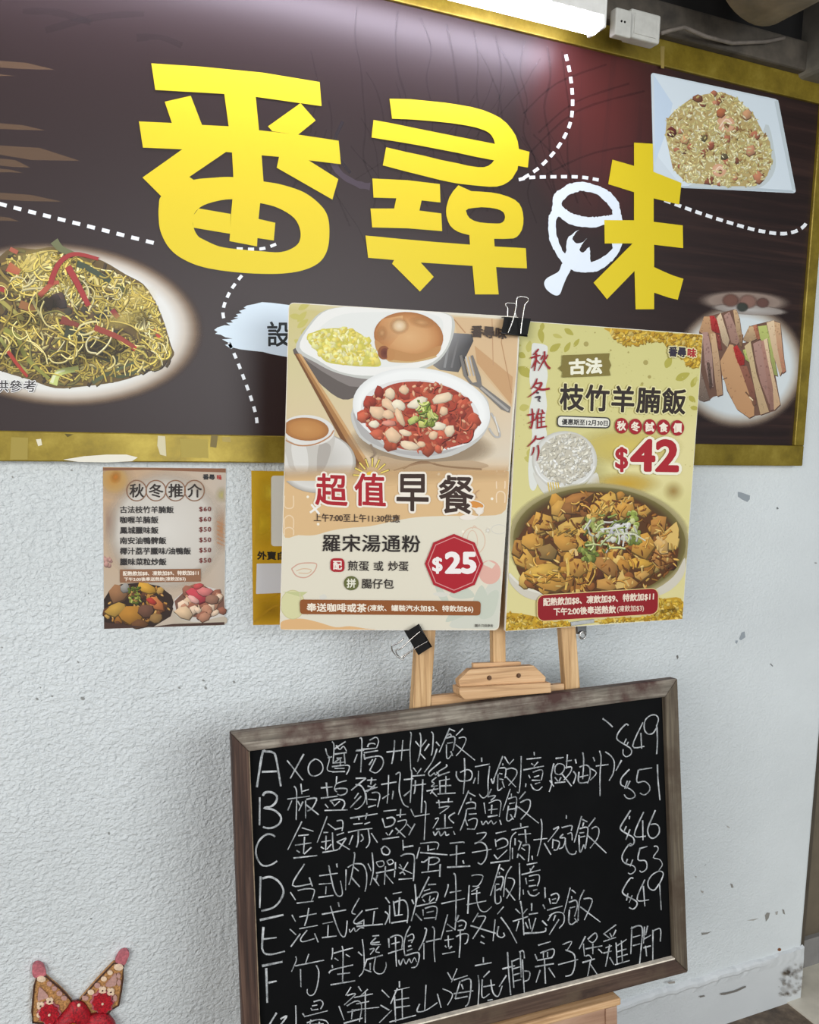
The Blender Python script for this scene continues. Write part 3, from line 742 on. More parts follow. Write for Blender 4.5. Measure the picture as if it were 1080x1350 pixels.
k.poly(ragged('330,345 400,358 450,375 510,410 555,460 572,500 585,560 600,640 590,740 556,815 505,872 440,915 380,930 300,925 252,906 205,870 150,790 120,720 110,640 113,570 132,530 140,460 155,415 200,385 250,355', 3), (226, 236, 246),
       [ragged('198,490 230,440 290,410 340,402 420,425 490,480 528,545 500,560 440,568 380,570 300,558 235,530', 4), ragged('172,570 240,612 330,635 420,638 480,625 500,700 528,765 488,812 440,842 388,862 382,830 378,765 350,790 330,800 314,785 330,745 362,708 330,735 290,738 268,712 276,688 306,655 235,710 222,805 182,740 160,650', 2.5)])
k.poly(catmull(pts('205,868 180,920 140,945 100,968 84,1000 100,1040 150,1076 185,1070 205,1020 230,960 256,902'), 4, True), (226, 236, 246))
k.done('white bowl and spoon emblem')
k = Ink(SP, sign, 'yellow_character', (700, 170, 4.909), SM, base=.0016)
k.poly('665,90 787,97 790,278 972,350 957,490 792,450 792,602 980,625 983,772 795,750 795,895 860,925 920,950 985,970 948,1106 890,1092 795,1060 795,1167 675,1168 668,920 490,1103 403,995 655,742 475,742 473,590 665,592 665,410 498,358 525,200 665,240', YE)
k.done()
# ------------------------------------------------------------------ the two printed boards clipped on the easel
def about_cam(o, k): return CAM+(Vector(o)-CAM)*k
def board_mesh(name, pl, root, w, h, t, r, m):
    b = bmesh.new(); P = []
    for cx, cy, a0 in ((w-r, h-r, 0), (r, h-r, 90), (r, r, 180), (w-r, r, 270)):
        for i in range(6):
            a = math.radians(a0+18*i); P.append((cx+r*math.cos(a), cy+r*math.sin(a)))
    prism(b, P, -t, 0)
    return mesh(name, b, m, root)

INK_GAIN[0] = .82
# --- breakfast board
W1, H1 = .42*.9632, .594*.9632
X, Z = rot_axes(-.2567, -.0573, -.0116)
P1 = Plane(about_cam((.421, -.107, 1.185), .993), X, Z, .0045)
A = tag(empty('breakfast_poster', P1.o, P1.M), 'cream breakfast poster with a bowl of red soup and a $25 badge', 'poster')
board_mesh('poster_board', P1, A, W1, H1, .0045, .009, WHITEBOARD)
PM = [PAPER_SOFT]
P1.n = .0003
CREAM = (232, 226, 206)
k = Ink(P1, A, 'printed_ground', (360, 600, 3.2727), PM)
m_ = .0012
# cream ground covering the board face, with its cut corner radius
r = .0085; P = []
for cx, cy, a0 in ((W1-m_-r, H1-m_-r, 0), (m_+r, H1-m_-r, 90), (m_+r, m_+r, 180), (W1-m_-r, m_+r, 270)):
    for i in range(6):
        a = math.radians(a0+18*i); P.append((cx+r*math.cos(a), -(P1.thick+P1.n), cy+r*math.sin(a)))
k.V += P; k.F.append(tuple(range(len(P)))); k.C += [tuple(v*INK_GAIN[0] for v in lin(CREAM))[:3]+(1.0,)]*len(P)
PEACH = (226, 190, 140)
k.smooth('47,60 300,50 700,60 1018,70 1004,236 900,262 760,262 620,268 520,285 420,306 330,314 250,326 180,345 110,345 41,335', PEACH)
k.smooth('36,720 70,708 130,706 200,722 270,742 330,738 400,748 440,752 240,753 60,752 34,748', (230, 186, 132))
PALE = (206, 212, 196)
k.poly(catmull(pts('760,735 850,640 900,600 960,520 985,560 975,690 968,745 860,748'), 4, True), (216, 218, 204))
for P in ('745,720 790,660 880,640 830,690', '860,640 900,560 930,640 880,700', '890,700 930,600 975,590 950,690', '760,600 830,570 870,610 800,620', '700,560 740,590 760,640 720,620'): k.smooth(P, PALE)
k.ell(935, 505, 48, 52, (232, 182, 166)); k.poly('900,470 930,455 960,470 945,490 925,480', (232, 226, 206))
for P in ('80,490 110,470 150,465 188,470 175,505 140,528 100,520 80,490',): k.stroke(P, 5, (214, 170, 150))
k.stroke('100,500 130,490 165,495 150,510 110,508', 4, (222, 190, 160))
k.ring(865, 370, 50, 58, 4, (226, 196, 170)); k.ring(860, 370, 22, 45, 3, (226, 196, 170)); k.stroke('860,318 868,305 880,315', 5, (226, 200, 176)); k.ring(975, 320, 32, 20, 3, (216, 212, 200))
k.ell(85, 645, 52, 62, (222, 220, 170)); k.ring(85, 645, 52, 62, 3, (206, 200, 150)); k.poly('40,590 150,590 120,612 80,600', (202, 206, 150)); k.stroke('115,595 125,640 150,690', 4, (216, 206, 170))
for P in ('200,610 222,600 232,616 210,626', '690,600 720,590 760,600 730,612'): k.smooth(P, (224, 222, 210))
for y in (175, 265): k.stroke([(50, y), (50, y+45), (70, y+55), (88, y+45), (88, y)] if y < 200 else [(50, y+50), (50, y+10), (70, y-5), (88, y+10), (88, y+50)], 5, (240, 214, 176))
k.stroke('50,345 50,320 70,312 88,322 88,345', 5, (240, 216, 180))
for y0 in (20, 100, 160): k.stroke([(965, y0+45), (965, y0+8), (982, y0-4), (1000, y0+8), (1000, y0+45)], 5, (244, 220, 186))
for y0 in (60, ): k.stroke([(965, y0), (968, y0+18), (982, y0+24), (998, y0+18), (1000, y0)], 5, (244, 220, 186))
def leaf(b, x, y, l, w, a, c):
    a = math.radians(a); q = [(0, 0), (l*.3, -w*.5), (l*.65, -w*.45), (l, 0), (l*.65, w*.45), (l*.3, w*.5)]
    b.poly(catmull([(x+u*math.cos(a)-v*math.sin(a), y+u*math.sin(a)+v*math.cos(a)) for u, v in q], 3, True), c)
for x, y in ((82, 108), (195, 298), (520, 272), (945, 188), (820, 330), (150, 180), (715, 82)): k.rad(x, y, 6, 6, [(0, (250, 244, 226), 1), (1, (250, 244, 226), 1)], 0, 8)
for x0, y0, x1, y1, w_ in ((160, 248, 205, 215, 9), (165, 212, 200, 255, 9)): k.stroke([(x0, y0), (x1, y1)], w_, (248, 246, 240))
k.rad(927, 325, 14, 14, [(0, (252, 250, 244), 1), (1, (240, 232, 214), 0)], 0, 10)
k.V = [(min(max(u, .0012), W1-.0012), y, min(max(v, .0012), H1-.0012)) for u, y, v in k.V]
k.done()
# photo part
k = Ink(P1, A, 'printed_breakfast_photo', (360, 390, 3.2727), PM)
TB = (222, 200, 166)
top = [(69, 37), (86, 31)] ; 
k.poly(pts('66,60 72,38 90,31 400,55 700,76 1060,106 1050,330 1032,500 1020,690 1016,753 46,753 52,600 58,300'), TB, cols=[(214, 204, 140), (220, 212, 150), (220, 208, 150), (226, 214, 180), (226, 216, 190), (228, 200, 164), (224, 192, 150), (226, 206, 176), (224, 212, 190), (226, 200, 164), (230, 196, 152), (226, 206, 168), (218, 208, 160)])
k.poly('780,92 1058,108 1046,330 1030,480 900,330 800,200', (222, 190, 148)); k.poly('870,215 1035,350 1028,470 880,290', (206, 164, 118)); k.stroke('1000,110 985,200 1030,420', 4, (190, 146, 104), smooth=False); k.stroke('945,100 950,300', 4, (198, 156, 116), smooth=False); k.stroke('780,100 830,160', 5, (190, 146, 104), smooth=False)
for i in range(7): leaf(k, 80+random.uniform(-10, 50), 60+i*26, 60, 24, random.uniform(-60, 60), (206, 198, 112))
k.smooth('90,250 250,420 350,440 480,330 300,240 140,225', (104, 96, 92)); k.smooth('120,255 330,390 420,350 300,280', (140, 132, 128))
k.poly('770,160 860,165 865,195 800,330 720,320 690,300', (96, 92, 92), cols=[(150, 150, 152), (96, 94, 94), (70, 68, 70), (90, 88, 88), (120, 120, 120), (140, 138, 136)])
k.stroke('760,200 740,310', 10, (150, 150, 150), smooth=False); k.stroke('800,180 770,310', 8, (128, 126, 126), smooth=False)
# plate with scrambled egg and a bun
k.smooth('98,228 150,130 230,60 400,45 620,50 740,72 784,112 764,210 700,292 560,342 420,360 280,334 180,286', (206, 208, 202))
k.smooth('115,222 160,130 240,60 400,45 620,50 745,78 772,112 755,210 690,285 560,328 420,345 290,328 190,275', (246, 246, 242))
k.smooth('160,210 200,140 300,80 500,70 690,80 735,130 700,230 600,290 430,310 290,290', (238, 240, 236))
egg = pts('150,180 190,150 280,140 350,145 400,190 440,240 460,300 400,300 330,298 240,280 200,240')
k.smooth('150,190 190,150 290,140 380,165 440,240 465,300 400,305 320,300 230,285 190,240', (214, 206, 96))
k.pile(egg, 70, [(232, 228, 136), (240, 236, 160), (222, 210, 100), (236, 222, 120)], 11, 24, edge=.9, top=1.06, bot=.9); k.pile(egg, 40, [(244, 242, 184), (238, 226, 130), (226, 206, 96)], 7, 14, edge=.9, top=1.05, bot=.9); k.grains(egg, 90, [(246, 240, 180), (226, 208, 100)], 22, 8, .92)
k.rad(585, 175, 150, 105, [(0, (228, 182, 130), 1), (.55, (218, 166, 112), 1), (.85, (198, 138, 84), 1), (1, (176, 116, 68), 1)], 6, 36)
k.poly('445,150 470,100 560,85 560,150 500,220 450,200', (200, 138, 82), cols=[(196, 136, 84), (212, 152, 98), (226, 180, 128), (224, 178, 126), (206, 144, 90), (180, 122, 74)])
k.smooth('440,190 480,215 520,230 620,250 720,215 700,260 600,282 500,280 450,240', (198, 146, 92)); k.smooth('500,275 600,282 700,258 690,270 600,288 510,286', (212, 176, 120))
k.rad(545, 130, 44, 38, [(0, (246, 226, 196), 1), (.5, (236, 204, 160), .9), (1, (206, 150, 94), 0)], 0, 20); k.rad(640, 115, 60, 26, [(0, (224, 174, 120), .9), (1, (206, 150, 94), 0)], 10, 20); k.rad(470, 160, 26, 34, [(0, (224, 176, 124), .8), (1, (200, 140, 84), 0)], 0, 16)
k.ell(478, 245, 26, 30, (150, 92, 60)); k.ell(482, 247, 18, 22, (104, 52, 40), (130, 74, 56)); k.smooth('495,230 525,240 520,275 495,275', (196, 142, 88))
# chopsticks
k.poly('92,250 118,250 400,700 405,753 375,753', (176, 128, 78)); k.poly('110,250 122,252 405,705 400,720', (212, 170, 118)); k.poly('92,250 100,250 372,720 366,753', (124, 82, 48))
# soup bowl
k.rad(640, 640, 330, 95, [(0, (150, 130, 104), .9), (.75, (170, 150, 124), .8), (1, (214, 194, 164), 0)], 4)
k.smooth('345,480 360,590 430,650 540,690 650,705 770,690 880,630 930,560 935,500 900,420 700,330 500,340', (206, 206, 202)); k.smooth('350,500 380,600 470,655 600,690 740,680 860,620 925,540 800,640 640,672 470,640', (184, 182, 180))
k.rad(640, 490, 298, 178, [(0, (238, 240, 238), 1), (.9, (250, 252, 250), 1), (1, (236, 238, 236), 1)], 7, 48)
k.rad(635, 510, 258, 148, [(0, (228, 228, 226), 1), (1, (234, 234, 232), 1)], 7, 40)
soup = catmull(pts('388,500 430,430 520,380 640,370 760,395 840,450 872,530 860,610 800,645 680,665 560,662 470,620 410,570'), 4, True)
k.poly(soup, (178, 76, 56))
k.pile(soup, 90, [(188, 84, 60), (170, 68, 52), (206, 104, 76), (180, 84, 58), (152, 58, 44)], 14, 34, edge=.72)
k.grains(soup, 150, [(206, 104, 76), (226, 140, 106), (176, 80, 58), (236, 186, 146)], 22, 7, .85)
k.strands(soup, 40, [(196, 90, 66), (170, 64, 48)], 70, 8, .9)
for cx, cy, rx, ry, a in ((450, 500, 38, 26, .3), (500, 470, 44, 20, .6), (540, 470, 30, 22, .3), (495, 512, 26, 20, 0), (505, 420, 24, 24, 0), (565, 405, 24, 18, 0), (515, 600, 40, 30, .7), (590, 645, 44, 20, .2), (545, 520, 42, 16, 1.2), (435, 552, 26, 16, 0), (620, 460, 44, 22, -.4), (730, 440, 44, 22, -.3), (710, 560, 34, 18, .2), (735, 495, 18, 18, 0), (760, 580, 20, 26, .4), (690, 600, 20, 18, 0), (570, 590, 26, 14, .3), (640, 640, 18, 14, 0)):
    k.chunk(cx, cy, rx, ry, random.choice([(240, 216, 184), (234, 200, 164), (246, 230, 204)]), a, 9, edge=.74, top=1.06, bot=.84)
k.chunk(500, 550, 34, 14, (226, 150, 130), .1)
for cx, cy, rx, ry, a, c in ((660, 490, 20, 34, .2, (150, 170, 70)), (690, 520, 28, 20, .4, (190, 196, 100)), (605, 535, 28, 16, -.5, (196, 206, 120)), (650, 550, 26, 20, 0, (206, 206, 120)), (680, 550, 22, 14, .5, (140, 160, 60))): k.chunk(cx, cy, rx, ry, c, a, 8)
k.strands(pts('620,450 720,460 720,570 600,560'), 18, [(170, 184, 84), (120, 142, 56), (206, 212, 130)], 46, 8, .6)
# fork and spoon
k.poly('803,258 815,255 835,340 860,375 880,372 870,330 852,258 862,256 895,350 900,385 1025,480 1020,505 985,490 885,395 850,380 822,345', (128, 124, 120)); k.stroke('830,262 850,345', 6, (206, 206, 206), smooth=False); k.stroke('846,262 866,345', 6, (190, 190, 190), smooth=False); k.stroke('895,395 1015,495', 10, (176, 172, 166), smooth=False); k.stroke('820,262 840,345', 4, (84, 82, 82), smooth=False)
k.stroke('930,570 955,605 978,605 968,560 940,505', 8, (190, 188, 184)); k.stroke('955,520 975,590', 5, (230, 228, 222), smooth=False)
# cup of milk tea
k.rad(190, 720, 168, 130, [(0, (206, 204, 198), 1), (.86, (220, 218, 212), 1), (1, (176, 170, 160), 1)], 0, 36); k.rad(190, 712, 154, 118, [(0, (190, 186, 178), 1), (1, (226, 224, 218), 1)], 0, 36)
k.smooth('52,620 60,700 90,753 220,753 250,690 262,600 150,640', (206, 202, 194)); k.smooth('80,640 100,753 150,753 140,645', (226, 224, 218)); k.smooth('200,640 190,753 225,740 250,650', (182, 176, 168))
k.rad(150, 580, 116, 66, [(0, (222, 220, 214), 1), (1, (232, 230, 224), 1)], 4, 32); k.stroke('52,622 110,645 180,640 240,610 262,580', 6, (190, 140, 100))
k.rad(143, 575, 98, 50, [(0, (206, 150, 88), 1), (.7, (194, 136, 76), 1), (1, (168, 112, 62), 1)], 4, 28)
k.smooth('460,690 560,710 700,715 850,710 930,735 800,753 560,753 470,740', (196, 170, 138)); k.stroke('560,745 640,715 740,735 900,748', 8, (140, 108, 80)); k.stroke('520,753 620,725 700,722', 6, (160, 128, 98)); k.stroke('420,640 440,680 420,700', 8, (150, 130, 110))
# cut off everything outside the board
for i, (u, y, v) in enumerate(k.V): k.V[i] = (min(max(u, .0012), W1-.0012), y, min(max(v, .0012), H1-.0012))
k.done('printed photo of a breakfast with soup, egg, bun and tea')
for (i0, lab) in (): pass
k = Ink(P1, A, 'printed_ground_wave', (360, 600, 3.2727), PM)
k.add(pts('46,110 260,110 480,130 700,120 1010,110 1016,40 900,40 700,20 480,30 240,40 48,40'), [(0, 1, 8, 9), (1, 2, 8), (2, 7, 8), (2, 3, 6, 7), (3, 4, 5, 6), (0, 9, 10)], [PEACH]*11, [1, 1, 1, 1, 1, 0, 0, 0, 0, 0, 0])
k.V = [(min(max(u, .0012), W1-.0012), y, v) for u, y, v in k.V]
SUN = (238, 196, 60)
for a in range(-175, 0, 22): k.stroke([(425+42*math.cos(math.radians(a)), 92+42*math.sin(math.radians(a))), (425+82*math.cos(math.radians(a)), 92+82*math.sin(math.radians(a)))], 9, (96, 80, 40)); k.stroke([(425+42*math.cos(math.radians(a)), 92+42*math.sin(math.radians(a))), (425+80*math.cos(math.radians(a)), 92+80*math.sin(math.radians(a)))], 6, (246, 220, 110))
k.rad(425, 98, 32, 28, [(0, SUN, 1), (1, SUN, 1)], 0, 20)
# little steaming cup beside the heading
k.smooth('805,265 840,255 880,262 880,250 835,200 900,215 905,240 870,275 820,278', (244, 236, 224)); k.ell(866, 212, 42, 14, (222, 150, 70), rot=12); k.ring(866, 212, 44, 17, 4, (240, 234, 220), 12); k.ring(890, 240, 16, 14, 4, (240, 230, 214)); k.stroke('880,185 872,165 890,150', 4, (200, 160, 120))
k.done()
DKB, RD = (62, 44, 36), (176, 32, 44)
k = Ink(P1, A, 'heading_lettering', (360, 600, 3.2727), PM)
HL = (.055, (248, 240, 226))
k.text('超', '188,80 312,84 320,220 184,212', RD, .02, HL); k.text('值', '354,80 480,82 484,222 352,214', RD, .02, HL)
k.text('早', '536,84 668,84 668,240 534,236', DKB, .02, HL); k.text('餐', '718,88 862,90 862,252 716,246', DKB, .018, HL); k.done()
k = Ink(P1, A, 'menu_lettering', (360, 600, 3.2727), PM)
k.text('上午7:00至上午11:30供應', '176,250 546,256 546,290 176,285', (70, 52, 44), .012)
k.text('羅宋湯通粉', '216,340 634,345 634,418 214,414', (40, 32, 30), .014, space=1.06)
k.rrect([(247, 443), (308, 444), (308, 503), (247, 502)], 18, RD); k.text('配', '260,456 296,456 296,492 260,492', (248, 238, 226), .03)
k.text('煎蛋', '323,454 413,456 413,499 323,496', (48, 40, 38), .012); k.text('或', '434,456 475,457 475,499 434,497', (48, 40, 38), .012); k.text('炒蛋', '497,456 583,457 583,499 497,498', (48, 40, 38), .012)
k.ell(337, 551, 32, 31, (104, 108, 60)); k.text('拼', '318,532 356,532 356,570 318,570', (240, 238, 220), .025); k.text('腸仔包', '382,531 519,533 519,575 382,573', (48, 40, 38), .013)
k.text('圖片只供參考', '870,727 948,728 948,741 870,740', (90, 84, 76), .01); k.done()
k = Ink(P1, A, 'price_badge', (360, 600, 3.2727), PM)
def octo(r, a=0, sx=1): return [(780+r*sx*math.cos(math.radians(22.5*0+45*i+90+a)), 467+r*1.02*math.sin(math.radians(45*i+90+a))) for i in range(8)]
k.poly(octo(126), (178, 30, 44)); k.stroke(octo(112)+octo(112)[:1], 4, (222, 150, 148), smooth=False)
k.text('$', '688,440 728,440 728,508 688,508', (250, 244, 240), .03); k.text('25', '746,420 872,420 870,506 746,506', (250, 244, 240), .045); k.done('red octagon price badge reading $25')
k = Ink(P1, A, 'drinks_bar', (360, 600, 3.2727), PM)
k.rrect([(115, 621), (895, 628), (893, 690), (117, 684)], 14, (150, 88, 44))
k.text('奉送咖啡或茶', '146,637 402,640 402,676 146,672', (250, 240, 222), .028); k.text('(凍飲、罐裝汽水加$3、特飲加$6)', '408,644 862,648 862,678 408,674', (250, 240, 222), .024); k.done('brown bar with white writing')
# small shop name at the top right
k = Ink(P1, A, 'shop_name_lettering', (360, 390, 3.2727), PM)
k.text('番尋味', '856,128 1006,138 1004,186 854,176', (78, 64, 56), .04); k.done()

INK_GAIN[0] = .82
# --- lamb rice board
W2, H2 = .42*.955, .594*.955
X, Z = rot_axes(-.0562, -.0106, .0014)
P2 = Plane(about_cam((.8289, -.2084, 1.1764), .955/.97), X, Z, .0045)
A = tag(empty('lamb_rice_poster', P2.o, P2.M), 'pale green-yellow poster with a pot of lamb stew and $42 in red', 'poster')
board_mesh('poster_board', P2, A, W2, H2, .0045, .0025, WHITEBOARD)
P2.n = .0003
k = Ink(P2, A, 'printed_ground', (660, 410, 3.857), PM)
m_ = .001
GB = (224, 216, 148)
nx, ny = 8, 12
for j in range(ny+1):
    for i in range(nx+1):
        k.V.append((m_+(W2-2*m_)*i/nx, -(P2.thick+P2.n), m_+(H2-2*m_)*j/ny)); t = j/ny
        k.C.append(tuple(v*INK_GAIN[0] for v in lin(mixc((230, 220, 158), (218, 212, 140), t) if not (i > 4 and 5 < j < 9) else (232, 222, 160)))[:3]+(1.0,))
for j in range(ny):
    for i in range(nx): q = j*(nx+1)+i; k.F.append((q, q+1, q+nx+2, q+nx+1))
LF, LF2 = (184, 176, 78), (200, 192, 104)
for x, y, l, w_, a, c in ((200, 90, 75, 30, 80, LF), (215, 60, 45, 22, 100, LF), (250, 205, 68, 32, -35, LF), (265, 120, 52, 20, 18, LF2), (325, 90, 56, 26, 35, LF), (325, 210, 60, 24, -60, LF), (372, 182, 50, 20, -55, LF), (90, 215, 42, 30, 30, LF), (90, 285, 90, 46, 35, LF), (95, 498, 52, 34, -15, LF2), (140, 210, 60, 30, -80, LF2), (890, 350, 80, 36, -25, LF), (970, 388, 58, 26, -65, LF), (958, 432, 46, 26, 45, LF), (965, 490, 44, 22, 10, LF), (840, 290, 66, 34, -65, LF), (712, 385, 26, 14, -60, LF2), (140, 745, 60, 40, -60, LF2), (85, 175, 20, 14, 0, LF2), (120, 745, 60, 30, 20, LF2), (210, 620, 40, 30, -60, LF2), (985, 370, 40, 16, -70, LF2)): leaf(k, x, y, l, w_, a, c)
for x, y, r_ in ((435, 168, 13), (738, 262, 13), (757, 335, 9), (720, 370, 7), (560, 200, 5), (600, 160, 5), (650, 210, 5), (480, 110, 4)): k.rad(x, y, r_, r_, [(0, (178, 166, 96), 1), (1, (178, 166, 96), 1)], 0, 12)
for i in range(130):
    q = (random.uniform(90, 1010), random.uniform(70, 800)); k.rad(q[0], q[1], 3.5, 3, [(0, (206, 198, 128), 1), (1, (206, 198, 128), 1)], 0, 6)
k.smooth('160,170 190,165 225,172 240,190 232,260 240,330 228,400 236,480 226,560 236,640 215,700 205,780 180,900 150,900 140,800 150,700 160,620 145,520 158,430 146,340 156,250', (232, 234, 226))
# gold foil patches
GF = [(206, 166, 42), (226, 190, 72), (178, 136, 30), (236, 206, 110), (196, 150, 36)]
foil = catmull(pts('530,86 560,110 580,140 620,165 670,172 720,165 760,150 810,155 850,170 880,190 890,220 930,250 960,285 1000,290 1020,260 1030,190 1030,128 900,116 700,98'), 3, True)
k.poly(foil, (204, 164, 46)); k.grains(foil, 240, GF, 30, 12, .75)
k.z = (650, 610, 4)
f2 = catmull(pts('62,800 110,792 170,800 230,812 300,835 340,838 380,835 408,845 408,868 240,880 62,888'), 3, True); k.poly(f2, (202, 160, 44)); k.grains(f2, 150, GF, 26, 11, .75)
f3 = catmull(pts('850,730 900,718 990,716 990,820 800,832 540,842 560,830 640,818 760,815 840,800'), 3, True); k.poly(f3, (202, 160, 44)); k.grains(f3, 150, GF, 26, 11, .75)
k.V = [(min(max(u, m_), W2-m_), y, min(max(v, m_), H2-m_)) for u, y, v in k.V]; k.done()
# rice bowl
k = Ink(P2, A, 'printed_rice_bowl', (660, 410, 3.857), PM)
k.rad(640, 690, 300, 110, [(0, (236, 214, 110), .8), (.6, (232, 210, 110), .5), (1, (226, 214, 140), 0)], 0, 24)
k.rad(440, 830, 120, 120, [(0, (206, 196, 140), .8), (1, (222, 214, 150), 0)])
k.rad(325, 760, 165, 150, [(0, (238, 238, 232), 1), (.9, (226, 226, 220), 1), (1, (204, 202, 190), 1)], 0, 36); k.smooth('165,820 240,890 330,915 420,890 485,820 500,900 440,940 330,960 220,930', (224, 222, 212))
ricep = catmull(pts('190,760 210,690 270,640 340,622 410,640 455,700 462,770 430,830 360,870 280,868 215,830'), 3, True)
k.poly(ricep, (206, 200, 182)); k.grains(ricep, 330, [(236, 232, 216), (224, 218, 200), (246, 244, 234), (212, 206, 186)], 24, 10, .78)
k.ring(325, 765, 152, 128, 7, (244, 244, 240), 0, 40, 10, 170)
for i, (x0, x1) in enumerate(((100, 104), (112, 118), (124, 132), (138, 144), (150, 158))): k.stroke([(x0+140, 870), (x1+150, 970)], 6, (226, 196, 90), smooth=False)
k.V = [(min(max(u, m_), W2-m_), y, v) for u, y, v in k.V]
k.done('printed photo of a bowl of white rice')
# pot of stew
k = Ink(P2, A, 'printed_stew_photo', (650, 610, 4), PM)
k.rad(700, 110, 200, 70, [(0, (222, 176, 50), .8), (.5, (226, 190, 80), .6), (1, (226, 210, 130), 0)]); k.rad(950, 150, 60, 60, [(0, (176, 140, 70), .8), (1, (226, 210, 140), 0)])
k.rad(560, 420, 490, 312, [(0, (150, 140, 96), 1), (.9, (120, 112, 66), 1), (.96, (176, 164, 118), 1), (1.02, (222, 214, 160), 0)], 3, 56)
k.smooth('80,580 160,660 260,690 400,700 620,700 820,680 950,600 1010,500 1000,600 900,690 700,730 400,730 200,720 100,650', (216, 210, 194)); k.stroke('85,585 160,655 260,688 330,700', 12, (232, 228, 214))
k.rad(560, 415, 455, 285, [(0, (96, 72, 36), 1), (.9, (88, 66, 34), 1), (1, (122, 112, 62), 1)], 3, 48)
stew = catmull(pts('110,470 140,380 220,280 330,200 450,155 600,160 740,190 850,260 930,320 975,400 965,520 890,600 780,660 400,690 240,680 140,590'), 4, True)
k.poly(stew, (92, 56, 26))
ST = [(206, 158, 72), (188, 134, 58), (216, 176, 92), (160, 108, 48), (224, 188, 106), (132, 84, 42), (198, 146, 62)]
k.pile(stew, 95, ST, 24, 50, .6); k.pile(stew, 45, [(110, 62, 32), (90, 50, 30), (150, 92, 44)], 16, 34)
for x, y, rx, ry, a, c in ((255, 320, 70, 56, .5, (204, 148, 62)), (210, 420, 66, 50, .2, (196, 138, 56)), (170, 510, 66, 48, .6, (206, 154, 66)), (380, 420, 78, 48, .3, (190, 130, 52)), (400, 330, 90, 36, -.5, (214, 172, 88)), (290, 470, 56, 54, 0, (110, 84, 52)), (300, 620, 110, 52, .1, (200, 140, 58)), (250, 570, 110, 36, -.2, (216, 170, 72)), (580, 225, 86, 50, -.8, (220, 172, 76)), (690, 240, 60, 52, .4, (206, 146, 60)), (790, 250, 40, 32, 0, (216, 160, 70)), (870, 330, 50, 60, .4, (170, 108, 50)), (790, 430, 74, 70, 1.2, (204, 142, 54)), (770, 530, 66, 30, 0, (222, 166, 56)), (600, 540, 84, 46, .6, (150, 94, 50)), (450, 550, 56, 60, .3, (180, 124, 52)), (890, 510, 64, 54, .4, (156, 96, 52)), (885, 430, 44, 60, -.4, (214, 170, 110)), (700, 630, 66, 36, .2, (196, 136, 70)), (780, 590, 50, 28, .1, (206, 154, 84)), (430, 190, 100, 28, -.3, (160, 92, 44)), (340, 240, 54, 36, -.7, (206, 152, 70)), (400, 240, 60, 40, 0, (116, 62, 34)), (600, 640, 60, 36, 0, (184, 128, 66)), (130, 450, 34, 60, .2, (160, 104, 44))): k.chunk(x, y, rx, ry, mixc(c, (222, 182, 96), .35), a, random.choice((5, 6, 7)))
k.poly('885,380 965,310 978,350 970,440 920,420', (226, 190, 110)); k.poly('640,640 680,560 690,600 720,650 650,665', (222, 186, 110)); k.stroke('385,500 395,580 380,670', 18, (226, 186, 92), 10); k.stroke('520,520 500,600 460,670', 20, (206, 152, 64), 12); k.stroke('430,385 460,430 440,470', 16, (214, 170, 80)); k.stroke('400,470 430,460 440,490', 16, (230, 196, 130)); k.stroke('860,390 900,420 880,470 920,470', 16, (222, 186, 124), 8)
k.strands(pts('540,180 660,180 600,300 520,280'), 14, [(236, 196, 104), (206, 154, 60)], 110, 9, .1, ang=(2.1, .12)); k.strands(pts('300,380 480,300 500,270 440,380'), 8, [(232, 196, 110), (206, 160, 70)], 110, 9, .2, ang=(-.5, .12)); k.strands(pts('130,570 380,530 370,640 200,630'), 14, [(230, 186, 80), (196, 140, 50)], 110, 9, .2, ang=(.2, .2))
k.grains(stew, 230, [(226, 180, 92), (206, 150, 70), (140, 88, 40), (110, 64, 32), (236, 200, 120), (176, 116, 50)], 34, 7, .8); k.strands(stew, 70, [(220, 172, 84), (196, 140, 60), (130, 80, 38)], 60, 7, .4)
for x, y, rx, ry, n_, cs in ((500, 470, 56, 44, 22, [(120, 132, 58), (96, 110, 44), (150, 160, 80)]), (525, 330, 58, 38, 20, [(176, 180, 110), (150, 160, 84), (200, 200, 140)]), (735, 300, 34, 56, 22, [(176, 186, 100), (140, 156, 70), (206, 210, 150)]), (740, 400, 44, 36, 16, [(140, 150, 70), (110, 124, 54)]),
                             (600, 380, 56, 40, 20, [(190, 190, 160), (150, 160, 90), (214, 214, 200)]), (650, 340, 66, 26, 18, [(206, 206, 200), (222, 222, 220), (186, 186, 190)]), (690, 390, 36, 24, 10, [(214, 214, 206), (190, 190, 180)])):
    k.pile([(x+rx*math.cos(t*.52), y+ry*math.sin(t*.52)) for t in range(12)], n_, cs, 9, 20, edge=.72, top=1.12, bot=.8)
k.strands(pts('460,270 780,260 790,440 480,500'), 34, [(206, 214, 150), (150, 164, 84), (226, 226, 212), (110, 124, 56)], 80, 8, .5); k.stroke('560,350 640,340 700,320', 9, (222, 222, 216)); k.stroke('690,370 680,440', 9, (216, 214, 204)); k.stroke('640,380 720,370 800,410', 7, (214, 216, 190))
k.V = [(min(max(u, m_), W2-m_), y, min(max(v, m_), H2-m_)) for u, y, v in k.V]
k.done('printed photo of a pot of lamb stew with coriander')
k = Ink(P2, A, 'calligraphy_lettering', (660, 410, 3.857), PM)
CR_ = (158, 26, 36)
